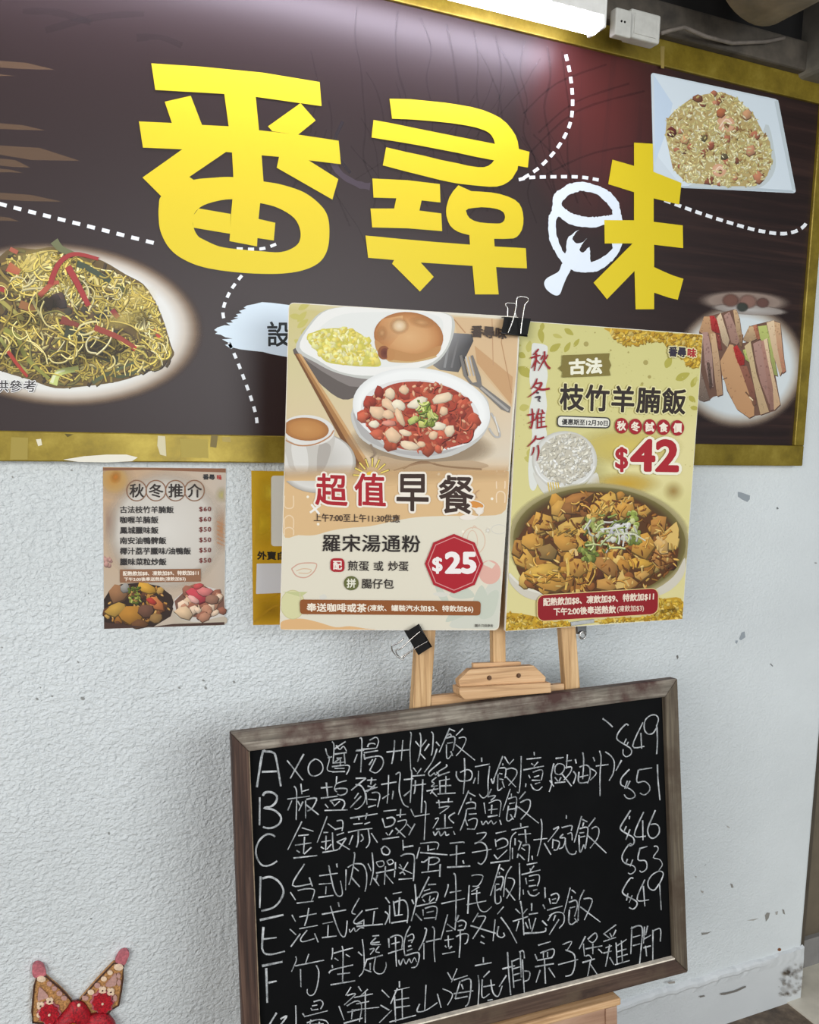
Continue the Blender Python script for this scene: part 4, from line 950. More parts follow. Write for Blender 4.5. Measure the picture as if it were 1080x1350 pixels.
for P in ('190,192,6 180,205,10 160,225,3', '148,240,9 185,228,9 200,226,4', '178,215,10 176,250,10 168,305,6', '174,250,8 160,280,6 152,292,3', '180,250,6 196,268,7', '212,225,5 205,240,9 200,250,4', '236,222,6 228,240,7 220,248,3', '220,205,9 218,245,9 200,280,6 188,305,3', '218,248,6 230,275,10 248,294,12',
          '182,342,5 172,370,11 150,398,4', '176,370,7 205,366,10 190,395,10 155,425,7 132,440,2', '168,385,6 205,400,12 246,394,10'): k.brush(P, CR_)
for P in ('178,412,8 190,418,10', '172,440,8 196,436,10 190,452,8 198,462,4'): k.brush(P, (76, 60, 70))
for P in ('132,530,9 170,522,8', '156,495,6 160,540,11 152,595,9 142,585,3', '134,572,4 172,552,8', '192,495,5 184,525,11 172,552,5', '184,532,9 184,560,9 182,598,8', '206,500,7 212,516,9', '184,525,7 222,518,7', '186,545,6 220,540,6', '186,566,6 222,560,6', '180,594,8 232,586,9', '204,520,7 204,590,7',
          '176,632,6 168,655,11 132,690,4', '170,648,6 195,650,10 218,640,9', '166,690,7 162,715,8 152,735,3', '186,682,9 190,720,9 180,762,3'): k.brush(P, CR_)
k.done('red brush calligraphy')
k = Ink(P2, A, 'heading_lettering', (660, 410, 3.857), PM)
k.poly('310,225 400,222 480,218 550,215 546,245 558,275 548,300 555,328 430,334 308,338 312,310 290,292 308,275', (134, 120, 56)); k.text('古法', '346,248 508,240 508,316 346,322', (250, 248, 226), .05)
k.text('枝竹羊腩飯', '300,370 940,398 930,524 298,500', (48, 36, 30), .028, (.05, (238, 230, 170)), space=1.08)
k.done()
k = Ink(P2, A, 'date_label', (660, 410, 3.857), PM)
k.rrect([(283, 530), (554, 541), (552, 597), (281, 590)], 20, (56, 54, 52)); k.rrect([(289, 536), (548, 547), (546, 591), (287, 584)], 16, (240, 238, 226)); k.text('優惠期至12月30日', '308,548 540,557 539,584 306,577', (48, 46, 46), .03); k.done()
k = Ink(P2, A, 'price_lettering', (660, 410, 3.857), PM)
for c_, x, y in (('秋', 610, 583), ('冬', 680, 587), ('試', 753, 589), ('食', 823, 591), ('價', 894, 594)):
    k.ell(x, y, 34, 40, (170, 28, 40)); k.text(c_, (x-21, y-23, x+21, y+23), (250, 240, 220), .04)
k.text('$', '580,694 640,694 640,815 580,815', RD, .025, (.06, (250, 246, 224))); k.text('42', '662,658 896,658 892,812 660,808', RD, .035, (.06, (250, 246, 224))); k.done('red price $42')
k = Ink(P2, A, 'shop_name_lettering', (660, 410, 3.857), PM)
k.text('番尋', '850,182 938,188 936,234 848,230', (52, 44, 60), .05, (.11, (236, 226, 170))); k.text('味', '946,190 988,194 986,236 944,234', (176, 50, 50), .05, (.11, (236, 226, 170))); k.done()
k = Ink(P2, A, 'drinks_bar', (650, 610, 4), PM)
k.rrect([(225, 694), (868, 656), (866, 798), (226, 836)], 40, (232, 206, 140)); k.rrect([(230, 698), (864, 660), (862, 794), (230, 832)], 36, (150, 26, 34))
k.text('配熱飲加$8、凍飲加$9、特飲加$11', '260,712 842,682 840,722 260,754', (244, 226, 206), .036); k.text('下午2:00後奉送熱飲', '314,764 640,750 640,790 314,802', (244, 226, 206), .036); k.text('(凍飲加$3)', '648,752 788,746 788,784 648,790', (236, 210, 190), .02); k.text('圖片只供參考', '880,772 962,764 962,782 880,790', (110, 84, 20), .01); k.done('dark red bar with pale writing')

INK_GAIN[0] = .92
# --- menu sheet taped on the wall
def wall_sheet(name, corners, y, m):
    Q = [at(p[0], p[1], y) for p in corners]; return Q
MP = Plane((0, -.001, 0), (1, 0, 0), (0, 0, 1), .0008)
mc = [at(135.5, 615.5, 0), at(298, 617, 0), at(296, 824, 0), at(137, 829.5, 0)]
A = tag(empty('menu_sheet', (mc[3].x, -.001, mc[3].z)), 'laminated autumn menu sheet with six dishes and prices, taped under the sign', 'menu')
def sheet_mesh(pl, root, name, C, m, t=.0008):
    b = bmesh.new(); prism(b, [(p.x-root.location.x, p.z-root.location.z) for p in C], -t, 0); return mesh(name, b, m, root)
MP.o = Vector(A.location); MP.M.translation = A.location
sheet_mesh(MP, A, 'paper', [mc[3], mc[2], mc[1], mc[0]], PAPER)
MP.n = .0002
k = Ink(MP, A, 'printed_ground', (120, 600, 4), PM)
k.poly('63,63 712,70 703,895 69,916', (214, 206, 194), cols=[(196, 160, 120), (196, 184, 170), (190, 176, 160), (196, 182, 164)])
k.rad(390, 400, 330, 330, [(0, (218, 214, 206), 1), (.75, (214, 208, 198), .9), (1, (206, 196, 180), 0)])
k.rad(120, 130, 120, 110, [(0, (206, 150, 60), .8), (.5, (214, 176, 110), .6), (1, (206, 196, 180), 0)]); k.rad(130, 115, 34, 40, [(0, (196, 120, 40), .9), (1, (206, 150, 70), 0)], 20, 12); k.poly('63,63 712,70 711,92 300,78 63,82', (140, 96, 70)); k.rad(690, 390, 60, 140, [(0, (196, 140, 90), .8), (1, (206, 190, 170), 0)]); k.rad(690, 210, 40, 50, [(0, (190, 180, 100), .8), (1, (206, 196, 170), 0)])
k.rad(90, 350, 60, 120, [(0, (176, 140, 124), .5), (1, (206, 196, 180), 0)])
for x, y in ((92, 560), (85, 565)): k.pile([(x-22, y-22), (x+22, y-22), (x+22, y+22), (x-22, y+22)], 4, [(190, 146, 136)], 8, 18)
for i in range(6): k.stroke([(665, 350+i*22), (712, 370+i*22)], 6, (176, 124, 84), 2)
def keep(k, C, o): 
    x0, x1, z0, z1 = max(C[0].x, C[3].x)-o.x, min(C[1].x, C[2].x)-o.x, max(C[2].z, C[3].z)-o.z, min(C[0].z, C[1].z)-o.z
    k.V = [(min(max(u, x0), x1), y, min(max(v, z0), z1)) if i > 3 else (u, y, v) for i, (u, y, v) in enumerate(k.V)]
keep(k, mc, A.location)
k.done()
k = Ink(MP, A, 'printed_dishes', (120, 600, 4), PM)
dd = [p for p in pts('68,760 100,710 160,680 260,672 360,690 425,740 440,790 420,850 330,905 160,912 69,914')]
k.poly(dd, (52, 38, 32)); k.pile(pts('80,760 180,690 340,690 415,760 410,830 330,890 140,890 80,850'), 46, [(150, 100, 44), (176, 128, 60), (120, 74, 44), (96, 60, 40), (190, 150, 80)], 14, 30)
k.grains(pts('80,760 180,690 340,690 415,760 410,830 330,890 140,890 80,850'), 110, [(206, 160, 90), (110, 70, 44), (176, 124, 60), (70, 50, 40)], 26, 8, .7)
for x, y, rx, ry, a, c in ((140, 730, 50, 50, 0, (150, 108, 74)), (130, 810, 60, 36, -.5, (190, 150, 70)), (210, 840, 62, 46, -.2, (176, 124, 50)), (290, 700, 50, 26, .4, (206, 156, 60)), (340, 780, 50, 36, .6, (196, 120, 70)), (290, 820, 46, 36, 0, (110, 76, 60)), (340, 860, 40, 30, 0, (150, 116, 70)), (255, 890, 46, 24, 0, (110, 74, 46)), (180, 700, 26, 24, 0, (150, 146, 140)), (320, 770, 30, 16, .5, (176, 60, 50))): k.chunk(x, y, rx, ry, c, a, 7)
k.strands(pts('190,700 260,680 270,790 200,780'), 26, [(140, 150, 60), (96, 110, 40), (176, 180, 90)], 50, 10, .6)
d2 = pts('430,800 440,760 500,710 580,685 660,705 707,760 703,870 640,885 520,885 450,850')
k.poly(d2, (206, 200, 192)); k.smooth('430,820 470,860 560,880 700,850 703,893 560,897 450,880', (190, 178, 160)); k.poly('440,770 500,710 600,690 700,745 705,820 620,860 500,850 450,820', (120, 84, 70))
k.pile(pts('450,770 510,710 600,690 695,750 695,820 610,855 500,850'), 34, [(206, 176, 146), (180, 130, 104), (222, 196, 170), (150, 96, 76)], 18, 36)
for x, y, rx, ry, a, c in ((560, 740, 60, 40, .5, (190, 70, 80)), (600, 720, 40, 26, 0, (206, 120, 116)), (540, 760, 40, 18, .6, (226, 170, 160)), (490, 830, 50, 34, .4, (216, 186, 150)), (640, 760, 40, 30, 0, (150, 110, 90)), (565, 690, 30, 16, -.4, (196, 80, 80))): k.chunk(x, y, rx, ry, c, a, 7)
k.poly('69,880 300,908 430,890 703,880 703,895 69,916', (74, 52, 44)); k.done('printed photos of two dishes')
k = Ink(MP, A, 'heading_lettering', (120, 600, 4), PM)
for c_, x in (('秋', 240), ('冬', 342), ('推', 445), ('介', 545)):
    k.ring(x, 187, 52, 54, 6, (140, 104, 80)); k.text(c_, (x-36, 152, x+38, 222), (52, 44, 40), .02)
k.text('番尋', '590,100 652,102 652,130 590,128', (40, 40, 44), .03); k.text('味', '664,104 688,105 688,130 664,129', (176, 50, 46), .03); k.done()
k = Ink(MP, A, 'dish_lettering', (120, 600, 4), PM)
for t_, x1, y in (('古法枝竹羊腩飯', 435, 287), ('咖喱羊腩飯', 354, 341), ('鳳城臘味飯', 354, 396), ('南安油鴨髀飯', 395, 450), ('椰汁荔芋臘味/油鴨飯', 525, 505), ('臘味菜粒炒飯', 396, 562)): k.text(t_, (153, y-18, x1, y+18), (52, 48, 48), .022)
k.done()
k = Ink(MP, A, 'price_lettering', (120, 600, 4), PM)
for t_, y in (('$60', 286), ('$60', 340), ('$50', 393), ('$50', 448), ('$50', 502), ('$50', 556)): k.text(t_, (571, y-14, 632, y+13), (120, 52, 48), .02, space=1.2)
k.done('dark red prices')
k = Ink(MP, A, 'drinks_bar', (120, 600, 4), PM)
k.poly('152,602 578,598 578,666 152,672', (146, 104, 76)); k.text('配熱飲加$8、凍飲加$9、特飲加$11', '168,612 566,608 566,632 168,636', (240, 228, 212), .03); k.text('下午2:00後奉送熱飲(凍飲加$3)', '174,644 498,641 498,664 174,667', (240, 228, 212), .025); k.done('brown bar with pale writing')

# --- yellow takeaway notice, partly behind the breakfast board
yc = [at(331, 622, 0), at(455, 624, 0), at(455, 823, 0), at(333.5, 824, 0)]
A = tag(empty('takeaway_notice', (yc[3].x, -.001, yc[3].z)), 'yellow takeaway notice on the wall, half hidden behind the breakfast poster', 'notice')
YP = Plane(A.location, (1, 0, 0), (0, 0, 1), .0008)
sheet_mesh(YP, A, 'paper', [yc[3], yc[2], yc[1], yc[0]], PAPER); YP.n = .0002
k = Ink(YP, A, 'printed_ground', (120, 600, 4), PM)
k.poly('845,82 1340,90 1340,890 855,896', (214, 176, 30), cols=[(206, 164, 24), (206, 164, 24), (196, 148, 20), (200, 152, 22)])
k.rad(960, 200, 140, 90, [(0, (232, 206, 60), .8), (1, (212, 176, 34), 0)], 20); k.rad(900, 360, 120, 130, [(0, (226, 190, 40), .8), (1, (212, 176, 34), 0)]); k.rad(950, 820, 130, 90, [(0, (176, 130, 24), .6), (1, (212, 176, 34), 0)])
k.stroke('860,880 960,800 1040,790', 10, (180, 136, 24)); k.stroke('860,780 940,760 1040,700', 8, (186, 140, 26)); keep(k, yc, A.location); k.done()
k = Ink(YP, A, 'white_card', (120, 600, 4), PM)
k.rrect([(950, 108), (1340, 110), (1340, 482), (950, 480)], 16, (226, 224, 214)); k.rrect([(874, 572), (1110, 570), (1110, 722), (870, 732)], 4, (222, 222, 224)); k.done('white cards on the yellow ground')
k = Ink(YP, A, 'lettering', (120, 600, 4), PM)
k.text('外賣自取', '878,508 1078,512 1078,552 878,550', (44, 38, 26), .045); k.done()
INK_GAIN[0] = 1.0
# ------------------------------------------------------------------ chalkboard
BW, BH, BT = .9, .6, .024
X, Z = rot_axes(-.0717, .1214, .0282)
PB = Plane(about_cam((.3163, -.3112, .4742), 1/.97), X, Z, BT)
PB.o += PB.N*BT; PB.M.translation = PB.o       # front face of the frame on the fitted plane
cb = tag(empty('chalkboard', PB.o, PB.M), 'framed black chalkboard with handwritten chalk menu leaning on the easel', 'chalkboard')
FR, FL, FQ = .034, .0285, .031      # widths of the rails, the left and the right stile
SLATE, N, L, B = mat('black_slate')
n1 = noise(N, L, 7, 5, .6, objco(N, L)); r = ramp(N, [(.35, (6, 7, 8)), (.7, (12, 13, 14))]); L.new(n1.outputs[0], r.inputs[0])
L.new(r.outputs[0], B.inputs['Base Color']); B.inputs['Roughness'].default_value = .75; B.inputs['Specular IOR Level'].default_value = .1
b = bmesh.new(); box(b, FL*.7, BW-FQ*.7, -.012, -.004, FR*.7, BH-FR*.7); mesh('slate', b, SLATE, cb)
def frame_piece(nm, P, m):
    b = bmesh.new(); prism(b, P, -BT, 0); o = mesh(nm, b, m, cb, .0022); return o
frame_piece('frame_rail', [(0, BH), (BW, BH), (BW-FQ, BH-FR), (FL, BH-FR)], GREYWOOD)
frame_piece('frame_rail', [(0, 0), (FL, FR), (BW-FQ, FR), (BW, 0)], wood('dark_red_brown_wood', (44, 30, 24), (72, 54, 44), (100, 80, 66), (5, 90, 90), .6, .0008, (90, 76, 60)))
frame_piece('frame_stile', [(0, 0), (0, BH), (FL, BH-FR), (FL, FR)], DARKWOOD)
frame_piece('frame_stile', [(BW, 0), (BW-FQ, FR), (BW-FQ, BH-FR), (BW, BH)], GREYWOOD_V)
EDGE = plain('worn_lit_wood_edge', (230, 220, 202), .6, 0, .1, 60)  # worn bevel; lamplight on the rail's top face put into its colour
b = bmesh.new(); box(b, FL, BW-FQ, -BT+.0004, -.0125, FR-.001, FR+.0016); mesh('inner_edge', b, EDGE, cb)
b = bmesh.new(); box(b, FL-.001, FL+.0010, -BT+.0006, -.0125, FR, BH-FR); mesh('inner_edge', b, plain('worn_grey_wood_edge', (120, 104, 84), .7, 0, .2, 60), cb)
CHALK, N, L, B = mat('white_chalk')
n1 = noise(N, L, 900, 2, .6, objco(N, L)); n2 = noise(N, L, 60, 3, .6, objco(N, L))
a = N.new('ShaderNodeMath'); a.operation = 'ADD'; L.new(n1.outputs[0], a.inputs[0]); L.new(n2.outputs[0], a.inputs[1])
r = ramp(N, [(.36, (70, 72, 74)), (.5, (160, 164, 166)), (.64, (216, 218, 220))]); hm = N.new('ShaderNodeMath'); hm.operation = 'MULTIPLY'; hm.inputs[1].default_value = .5; L.new(a.outputs[0], hm.inputs[0]); L.new(hm.outputs[0], r.inputs[0])
L.new(r.outputs[0], B.inputs['Base Color']); B.inputs['Roughness'].default_value = .95
PS = Plane(PB.o, X, Z, .012); PS.n = .0003      # the slate face
Q72 = 7.2
ZN = dict(c1=(330, 965, Q72), c2=(470, 955, Q72), c3=(590, 980, Q72), c4=(730, 930, Q72), c5=(330, 1060, Q72), c6=(470, 1040, Q72), c7=(595, 1040, Q72), c8=(730, 1030, Q72),
          d1=(330, 1140, Q72), d2=(470, 1110, Q72), d3=(600, 1085, Q72), d4=(735, 1090, Q72), d5=(335, 1240, Q72), d6=(470, 1200, Q72), d7=(600, 1160, 5.4), d8=(590, 1205, 3.6), e8=(300, 1260, 3.0), e3=(300, 1110, 3.375))
ROWS = [
 ('A', {'c1': '62,525 115,205 150,187 215,195 245,250 290,515; 110,378 255,373; 350,270 500,458; 508,208 380,440; 615,255 570,290 550,345 565,400 610,418 665,395 690,350 680,300 645,265 610,255; 715,155 730,215 750,240 745,290 730,350 765,375 900,378; 775,90 795,130 785,300; 735,245 775,235; 800,160 905,90; 815,125 850,165 885,135 915,185; 800,210 915,195; 890,200 900,300; 820,250 870,245; 800,290 850,250; 790,295 895,285; 855,250 855,320; 775,328 920,315 940,345 912,405; 800,345 895,345; 780,380 900,372; 985,290 1015,210; 1000,180 1080,175',
        'c2': '30,130 52,160 40,455; 0,245 130,232; 125,150 185,122 210,160 190,225; 105,215 120,185 160,180 180,190; 55,235 185,225; 70,270 205,248; 70,280 80,335; 85,320 215,300 255,345 240,410 185,460 130,440; 120,385 155,330; 185,320 125,440; 285,262 500,240; 362,150 355,260 335,375; 440,150 425,345; 508,75 520,95 508,240 515,430; 600,78 612,130 605,260 580,355; 560,160 600,210; 665,145 610,220; 600,270 655,330; 710,70 728,100 722,240 710,295; 690,185 645,250; 755,165 790,205; 765,230 720,350 645,455; 885,35 785,265; 880,40 935,65; 850,110 890,90 900,120; 850,130 920,115 935,150 915,250; 860,180 915,170; 855,190 855,300 870,325 905,285; 895,255 915,300; 1010,40 945,105; 970,130 1020,120 1040,150 1000,235 945,298; 940,190 1125,340',
        'c4': '465,125 520,165 560,205; 710,190 685,178 630,235 600,290 610,330 690,380 735,415 735,460 690,487 660,460 660,415; 690,315 670,360; 710,345 690,385; 848,160 750,385 860,388; 828,260 835,410; 975,215 940,265 890,268 860,220 870,140 920,95 970,92 995,130 975,200; 980,200 985,330 978,462'}),
 ('B', {'c1': '90,620 88,885; 120,605 140,575 200,572 250,605 245,660 200,705 130,722 210,735 270,775 293,820 275,870 220,905 160,912 120,900; 415,515 440,570 435,835; 350,637 565,608; 355,745 395,650; 480,490 490,590; 490,565 555,545; 450,655 475,700; 530,640 628,630 590,720 540,750; 525,650 525,820; 530,690 650,785; 500,660 460,750; 670,530 780,520; 722,480 735,610; 670,628 830,608; 820,420 815,500; 915,460 820,490 800,545 825,570; 800,545 850,535 915,540 910,580 860,600 825,590; 710,685 740,720; 755,655 830,638 885,650 895,690 870,735; 770,660 800,700; 850,655 795,705; 705,745 925,738',
        'c2': '-8,512 90,508; 90,510 -50,625; -10,570 40,580 75,630 85,700 60,760 10,800 -20,800; 20,650 -20,705; 45,680 -60,790; 100,530 190,525; 145,505 135,570; 105,585 190,600; 80,635 200,595; 185,565 100,640; 90,650 100,760; 145,650 200,645 222,680 200,785; 110,710 190,715; 110,785 185,765; 235,570 380,545; 305,480 300,640 290,750; 245,705 310,660; 350,630 340,710; 370,475 405,455 415,480 405,620 430,720 455,765 495,785; 450,525 540,515; 515,430 525,480 510,745; 450,680 520,620; 540,410 570,450; 615,415 575,470; 530,490 650,480; 530,580 660,565; 560,530 555,620 545,660; 630,520 625,640 615,840; 800,355 690,450 700,490 740,460 750,480 790,440; 760,450 785,480; 850,380 855,400 780,445; 770,490 885,450; 760,500 715,540 740,560 710,590 770,580; 665,632 780,610; 740,600 700,660; 720,640 765,685; 790,530 795,660; 850,490 845,660; 790,535 885,518; 795,585 900,578; 770,660 940,650',
        'c3': '85,265 85,310 110,350 150,358 215,345 235,300 220,260 180,250 120,275; 160,140 165,290 150,480; 323,135 325,175; 260,222 400,195; 245,380 265,325; 295,260 290,385; 400,215 385,360 385,470 360,510 330,515 300,480; 525,120 440,340; 415,335 430,380 445,340; 540,125 580,190; 630,150 585,200; 525,190 525,210; 490,235 545,232 555,260 545,330; 490,285 520,290; 480,290 475,430 490,445 520,420; 520,360 540,420; 490,335 530,345; 560,245 610,235 655,255 650,310 580,400; 555,315 650,415; 700,120 695,300 680,460 660,460; 822,80 825,115; 750,150 890,135; 795,190 815,205; 860,175 820,220; 720,252 915,215; 770,300 785,330; 810,275 880,250 905,270 890,350; 820,320 870,305; 800,350 880,350; 830,385 880,370; 745,380 740,415; 790,385 815,430 860,445 900,410; 1010,190 985,300 990,380 965,460; 1025,145 1080,140; 970,350 1010,410',
        'c4': '20,500 95,492; 45,550 15,580 15,640 60,655 100,610 95,565 50,550; 10,680 40,720; 10,735 110,725; 70,680 50,720; 130,465 120,600; 115,530 170,520; 110,590 170,585 155,640 95,710; 70,640 170,765; 205,510 215,550; 185,625 210,665 185,745; 275,445 285,520 275,700; 245,585 300,565 340,590 345,670 320,740; 240,630 240,730 330,725; 245,680 330,660; 375,490 390,530; 345,595 405,640 345,710; 400,575 520,560; 435,430 450,500 440,650 440,860; 490,440 545,480 575,540 565,640 525,715; 645,520 590,620; 720,605 650,680 635,730 650,760 720,790 765,830 770,865 730,885 690,875 670,845; 700,715 675,790; 725,715 690,790; 805,610 790,725 860,720 905,755 912,800 880,840 850,848 820,830; 810,610 935,592; 985,560 990,700 1010,900'}),
 ('C', {'c5': '235,310 200,288 150,290 90,340 55,420 60,500 100,570 150,587 210,570 255,540; 490,165 355,435; 490,225 600,258; 455,300 555,290; 515,310 505,470; 425,390 580,368; 440,440 470,460; 580,410 510,475; 410,512 635,488; 730,115 635,365; 735,185 800,235; 695,270 740,268; 675,360 765,345; 720,300 715,440; 670,405 700,425; 770,380 725,430; 685,460 830,435; 820,160 870,155 880,200 870,255; 800,240 870,225; 820,295 890,270; 780,270 785,400 800,440 850,420; 910,320 820,360; 910,325 840,430; 825,360 945,432',
        'c6': '-60,278 200,235; 20,260 25,295; 100,230 85,290; -30,335 60,325; 75,335 130,315; -80,412 30,388 150,375; 18,395 15,500 0,555; -35,440 -70,530; 45,430 65,470 40,500; 110,380 125,480 115,530 90,560; 140,420 200,510; 255,212 380,198; 245,280 270,365; 285,280 340,270 365,300 340,345 270,365; 280,415 300,440; 345,390 310,440; 245,478 405,455; 420,190 415,270; 380,250 470,240; 390,310 470,295 460,350 380,430; 370,370 465,460; 480,335 520,375; 555,330 495,440; 515,190 545,255; 550,262 695,237; 645,115 660,150 652,300 643,485; 755,130 915,120; 780,105 790,180; 875,85 870,130; 780,180 880,165 790,235; 745,285 780,280 725,375; 840,240 840,370; 935,225 875,270 925,325; 755,382 910,365; 730,405 745,440 780,400 800,445 840,405 850,440 880,430; 920,400 935,435',
        'c7': '165,15 65,245; 165,35 230,70; 185,85 185,110; 140,140 190,125 230,140 225,195; 150,190 225,180; 165,240 240,235; 145,195 130,280 85,395; 130,285 155,350; 160,300 210,280 245,290 240,340 220,385; 150,380 225,382; 380,0 345,75; 345,75 420,65 375,110; 310,130 325,235; 355,135 430,105 470,125 465,200 455,265; 385,150 380,235; 350,200 440,190; 345,265 440,250; 285,305 300,340 330,305 350,330 380,300 400,335 430,310; 460,295 475,340; 560,0 490,205; 570,45 570,80; 540,95 610,75 620,120 605,205; 550,140 605,130; 545,160 525,280 545,305 580,280; 560,240 590,290; 545,195 610,185; 625,160 600,270; 705,25 645,95; 655,130 720,100 750,120 735,200 660,290; 635,170 830,325',
        'c8': '730,275 640,420 640,460 690,495 750,530 765,575 740,610 700,605; 690,425 670,470; 725,455 685,555; 855,290 765,510 875,520; 845,370 848,560; 965,275 900,430 895,490 920,535 960,535 1000,490 1000,435 970,405 920,410; 720,330 718,360'}),
 ('D', {'d1': '97,110 90,410; 115,130 190,115 270,160 315,245 290,330 220,405 105,438; 515,-8 400,195 580,180; 560,120 590,205; 380,260 430,335; 450,245 530,228 605,235 600,290 580,345; 440,365 600,345; 655,105 830,80; 650,185 770,175; 720,205 715,280; 645,310 790,290; 745,5 780,180 810,270 845,300 875,270 855,150; 820,-10 825,25; 910,45 905,240; 925,25 990,-10 1060,-12; 985,-120 990,-75 960,110 935,190; 980,20 1030,60; 960,120 1040,210',
        'd2': '-10,205 60,215 95,290 95,400 80,470; 110,205 140,275; 148,100 160,270 130,410; 160,340 215,415; 200,310 180,370; 235,60 250,110 300,120 315,80 270,40 240,65; 190,190 250,180 260,220 215,235 185,190; 290,180 310,215 350,195 330,165 290,180; 185,295 360,260; 370,190 370,260; 275,230 265,405; 270,300 350,395; 365,270 360,335; 440,-20 445,80; 445,50 540,35; 420,135 460,115 530,115 550,160 540,370; 410,210 430,240; 490,190 440,275; 400,240 530,300; 410,300 440,285 460,310; 400,355 530,345; 600,50 570,160; 605,15 740,0 780,20 765,70; 680,30 680,85; 695,75 745,65; 605,100 865,122; 615,185 640,190 700,150 770,150 785,180 740,210 685,215; 690,140 680,270; 615,290 790,268; 795,210 790,330; 885,12 1010,0 1020,10; 950,30 948,225; 885,125 1030,102; 1010,175 1020,205; 860,240 1080,228',
        'd3': '205,100 295,92 260,150 185,200; 185,195 240,180 290,210 305,270 290,340 250,390 215,375; 160,280 345,248; 385,98 485,75; 380,150 390,225; 390,175 450,145 495,165 490,215 395,250; 370,300 400,340; 495,255 400,345; 335,378 520,355; 622,0 625,35; 535,65 695,32; 580,85 530,150 520,350; 570,145 570,210; 545,235 545,340; 600,110 720,100; 665,60 675,190; 600,165 625,185; 630,175 600,260; 640,215 700,205 705,260 695,365; 630,235 665,260; 600,290 590,330; 610,300 660,350; 815,-40 825,30 815,170 780,315; 745,160 875,145; 845,190 910,300; 930,60 985,40 880,180; 930,150 925,240; 930,160 990,180 970,250 935,255',
        'c8': '0,455 50,430; 120,320 120,355; 75,440 170,420 165,470; 90,500 60,535 110,540 90,620 50,640; 130,500 170,490 175,560; 110,540 115,620 150,685 200,690 215,660; 265,330 195,580; 270,360 320,385; 285,390 275,430; 245,450 310,435 325,470 300,640; 245,490 290,485; 250,530 300,520; 240,510 245,650 260,665 285,600; 285,600 300,640; 395,345 330,430; 360,450 400,430 430,460 415,540 345,635; 320,510 500,680',
        'd4': '710,180 690,160 640,220 612,290 640,345 720,370 740,405 720,435 690,448 670,435; 665,305 645,355; 715,310 690,375; 785,200 765,310 830,320 850,360 840,405 800,430 780,415; 785,205 855,185; 915,185 945,185 955,220 910,290 970,310 995,360 960,415'}),
 ('E', {'d1': '90,525 315,475; 125,590 112,760 118,810 145,845 215,848 328,820; 125,705 250,690; 395,475 430,540; 375,610 435,665; 475,655 385,778; 465,495 630,462; 555,410 540,500 515,580; 465,607 640,575; 540,620 480,700 500,730 610,700; 610,650 645,735; 680,470 910,428; 760,390 800,520 850,650 890,685 910,640 920,530; 835,355 845,400; 685,560 785,540; 740,570 735,680; 680,692 820,675; 1035,315 965,445 1000,470; 1065,435 985,530 1000,560 1060,555; 940,610 950,640 985,600 1000,635 1040,600 1080,600',
        'd2': '0,780 70,740; 85,650 205,628; 170,655 155,780; 70,735 70,790; 0,800 250,780; 275,525 315,580; 270,660 305,700 270,785; 315,600 315,770; 345,492 430,475; 350,560 365,690; 355,575 440,550 480,590 490,680 480,770; 410,525 400,690; 360,700 440,688; 330,768 480,745; 525,545 545,590; 555,400 565,560 550,640 520,750; 580,520 560,600; 560,680 620,745; 690,330 590,530; 680,405 755,400; 640,465 700,445; 620,530 650,500 740,475 775,490 755,560; 630,545 650,570; 700,510 690,560; 740,530 690,575; 570,610 755,570; 630,640 635,700; 650,630 720,610 765,630 750,740; 665,670 735,655; 640,725 755,715; 870,400 865,440 835,525; 885,480 995,460; 805,585 1030,535; 920,300 940,330 945,560 940,750',
        'd3': '155,500 210,490 265,505 225,590 165,600; 135,590 120,780; 230,605 155,650; 155,675 240,660; 110,775 295,738; 425,390 335,690; 430,425 465,450; 420,465 420,490; 390,515 450,510 455,560 430,640; 385,580 420,580; 380,590 380,740 405,765 435,740 430,690; 390,640 430,620; 535,410 480,510 460,700; 500,520 550,530 560,580 490,715; 480,620 570,735; 610,380 615,600 610,730; 730,310 735,350; 680,395 780,375; 710,430 720,460; 750,405 710,460; 630,490 810,445; 670,520 680,580; 700,505 790,490 800,540 780,600; 700,548 750,540; 700,600 770,590; 645,630 650,680; 690,640 710,680 760,690 800,660; 740,640 780,630; 850,610 860,705',
        'd7': '155,70 155,150 180,215 220,225 260,190; 100,40 90,240',
        'd4': '720,490 690,490 625,590 630,640 740,700 755,740 720,780 680,765; 670,630 655,700; 710,650 680,720; 830,500 755,690 870,692; 815,560 830,755; 965,540 920,600 870,580 860,520 900,455 970,420 1005,450 970,540; 970,545 985,790'}),
 ('F', {'d5': '75,240 270,200; 115,260 125,590; 135,400 215,383; 395,150 400,190 355,295; 390,240 665,185; 520,125 490,210; 440,270 445,440; 590,235 615,300 600,430 570,505 530,520 505,495 505,460; 745,70 745,120 735,180; 755,120 840,95 940,68; 835,50 845,120 840,390; 765,165 800,190; 870,130 910,155; 740,230 745,260; 710,310 750,275 940,230; 790,320 910,305; 725,420 960,380',
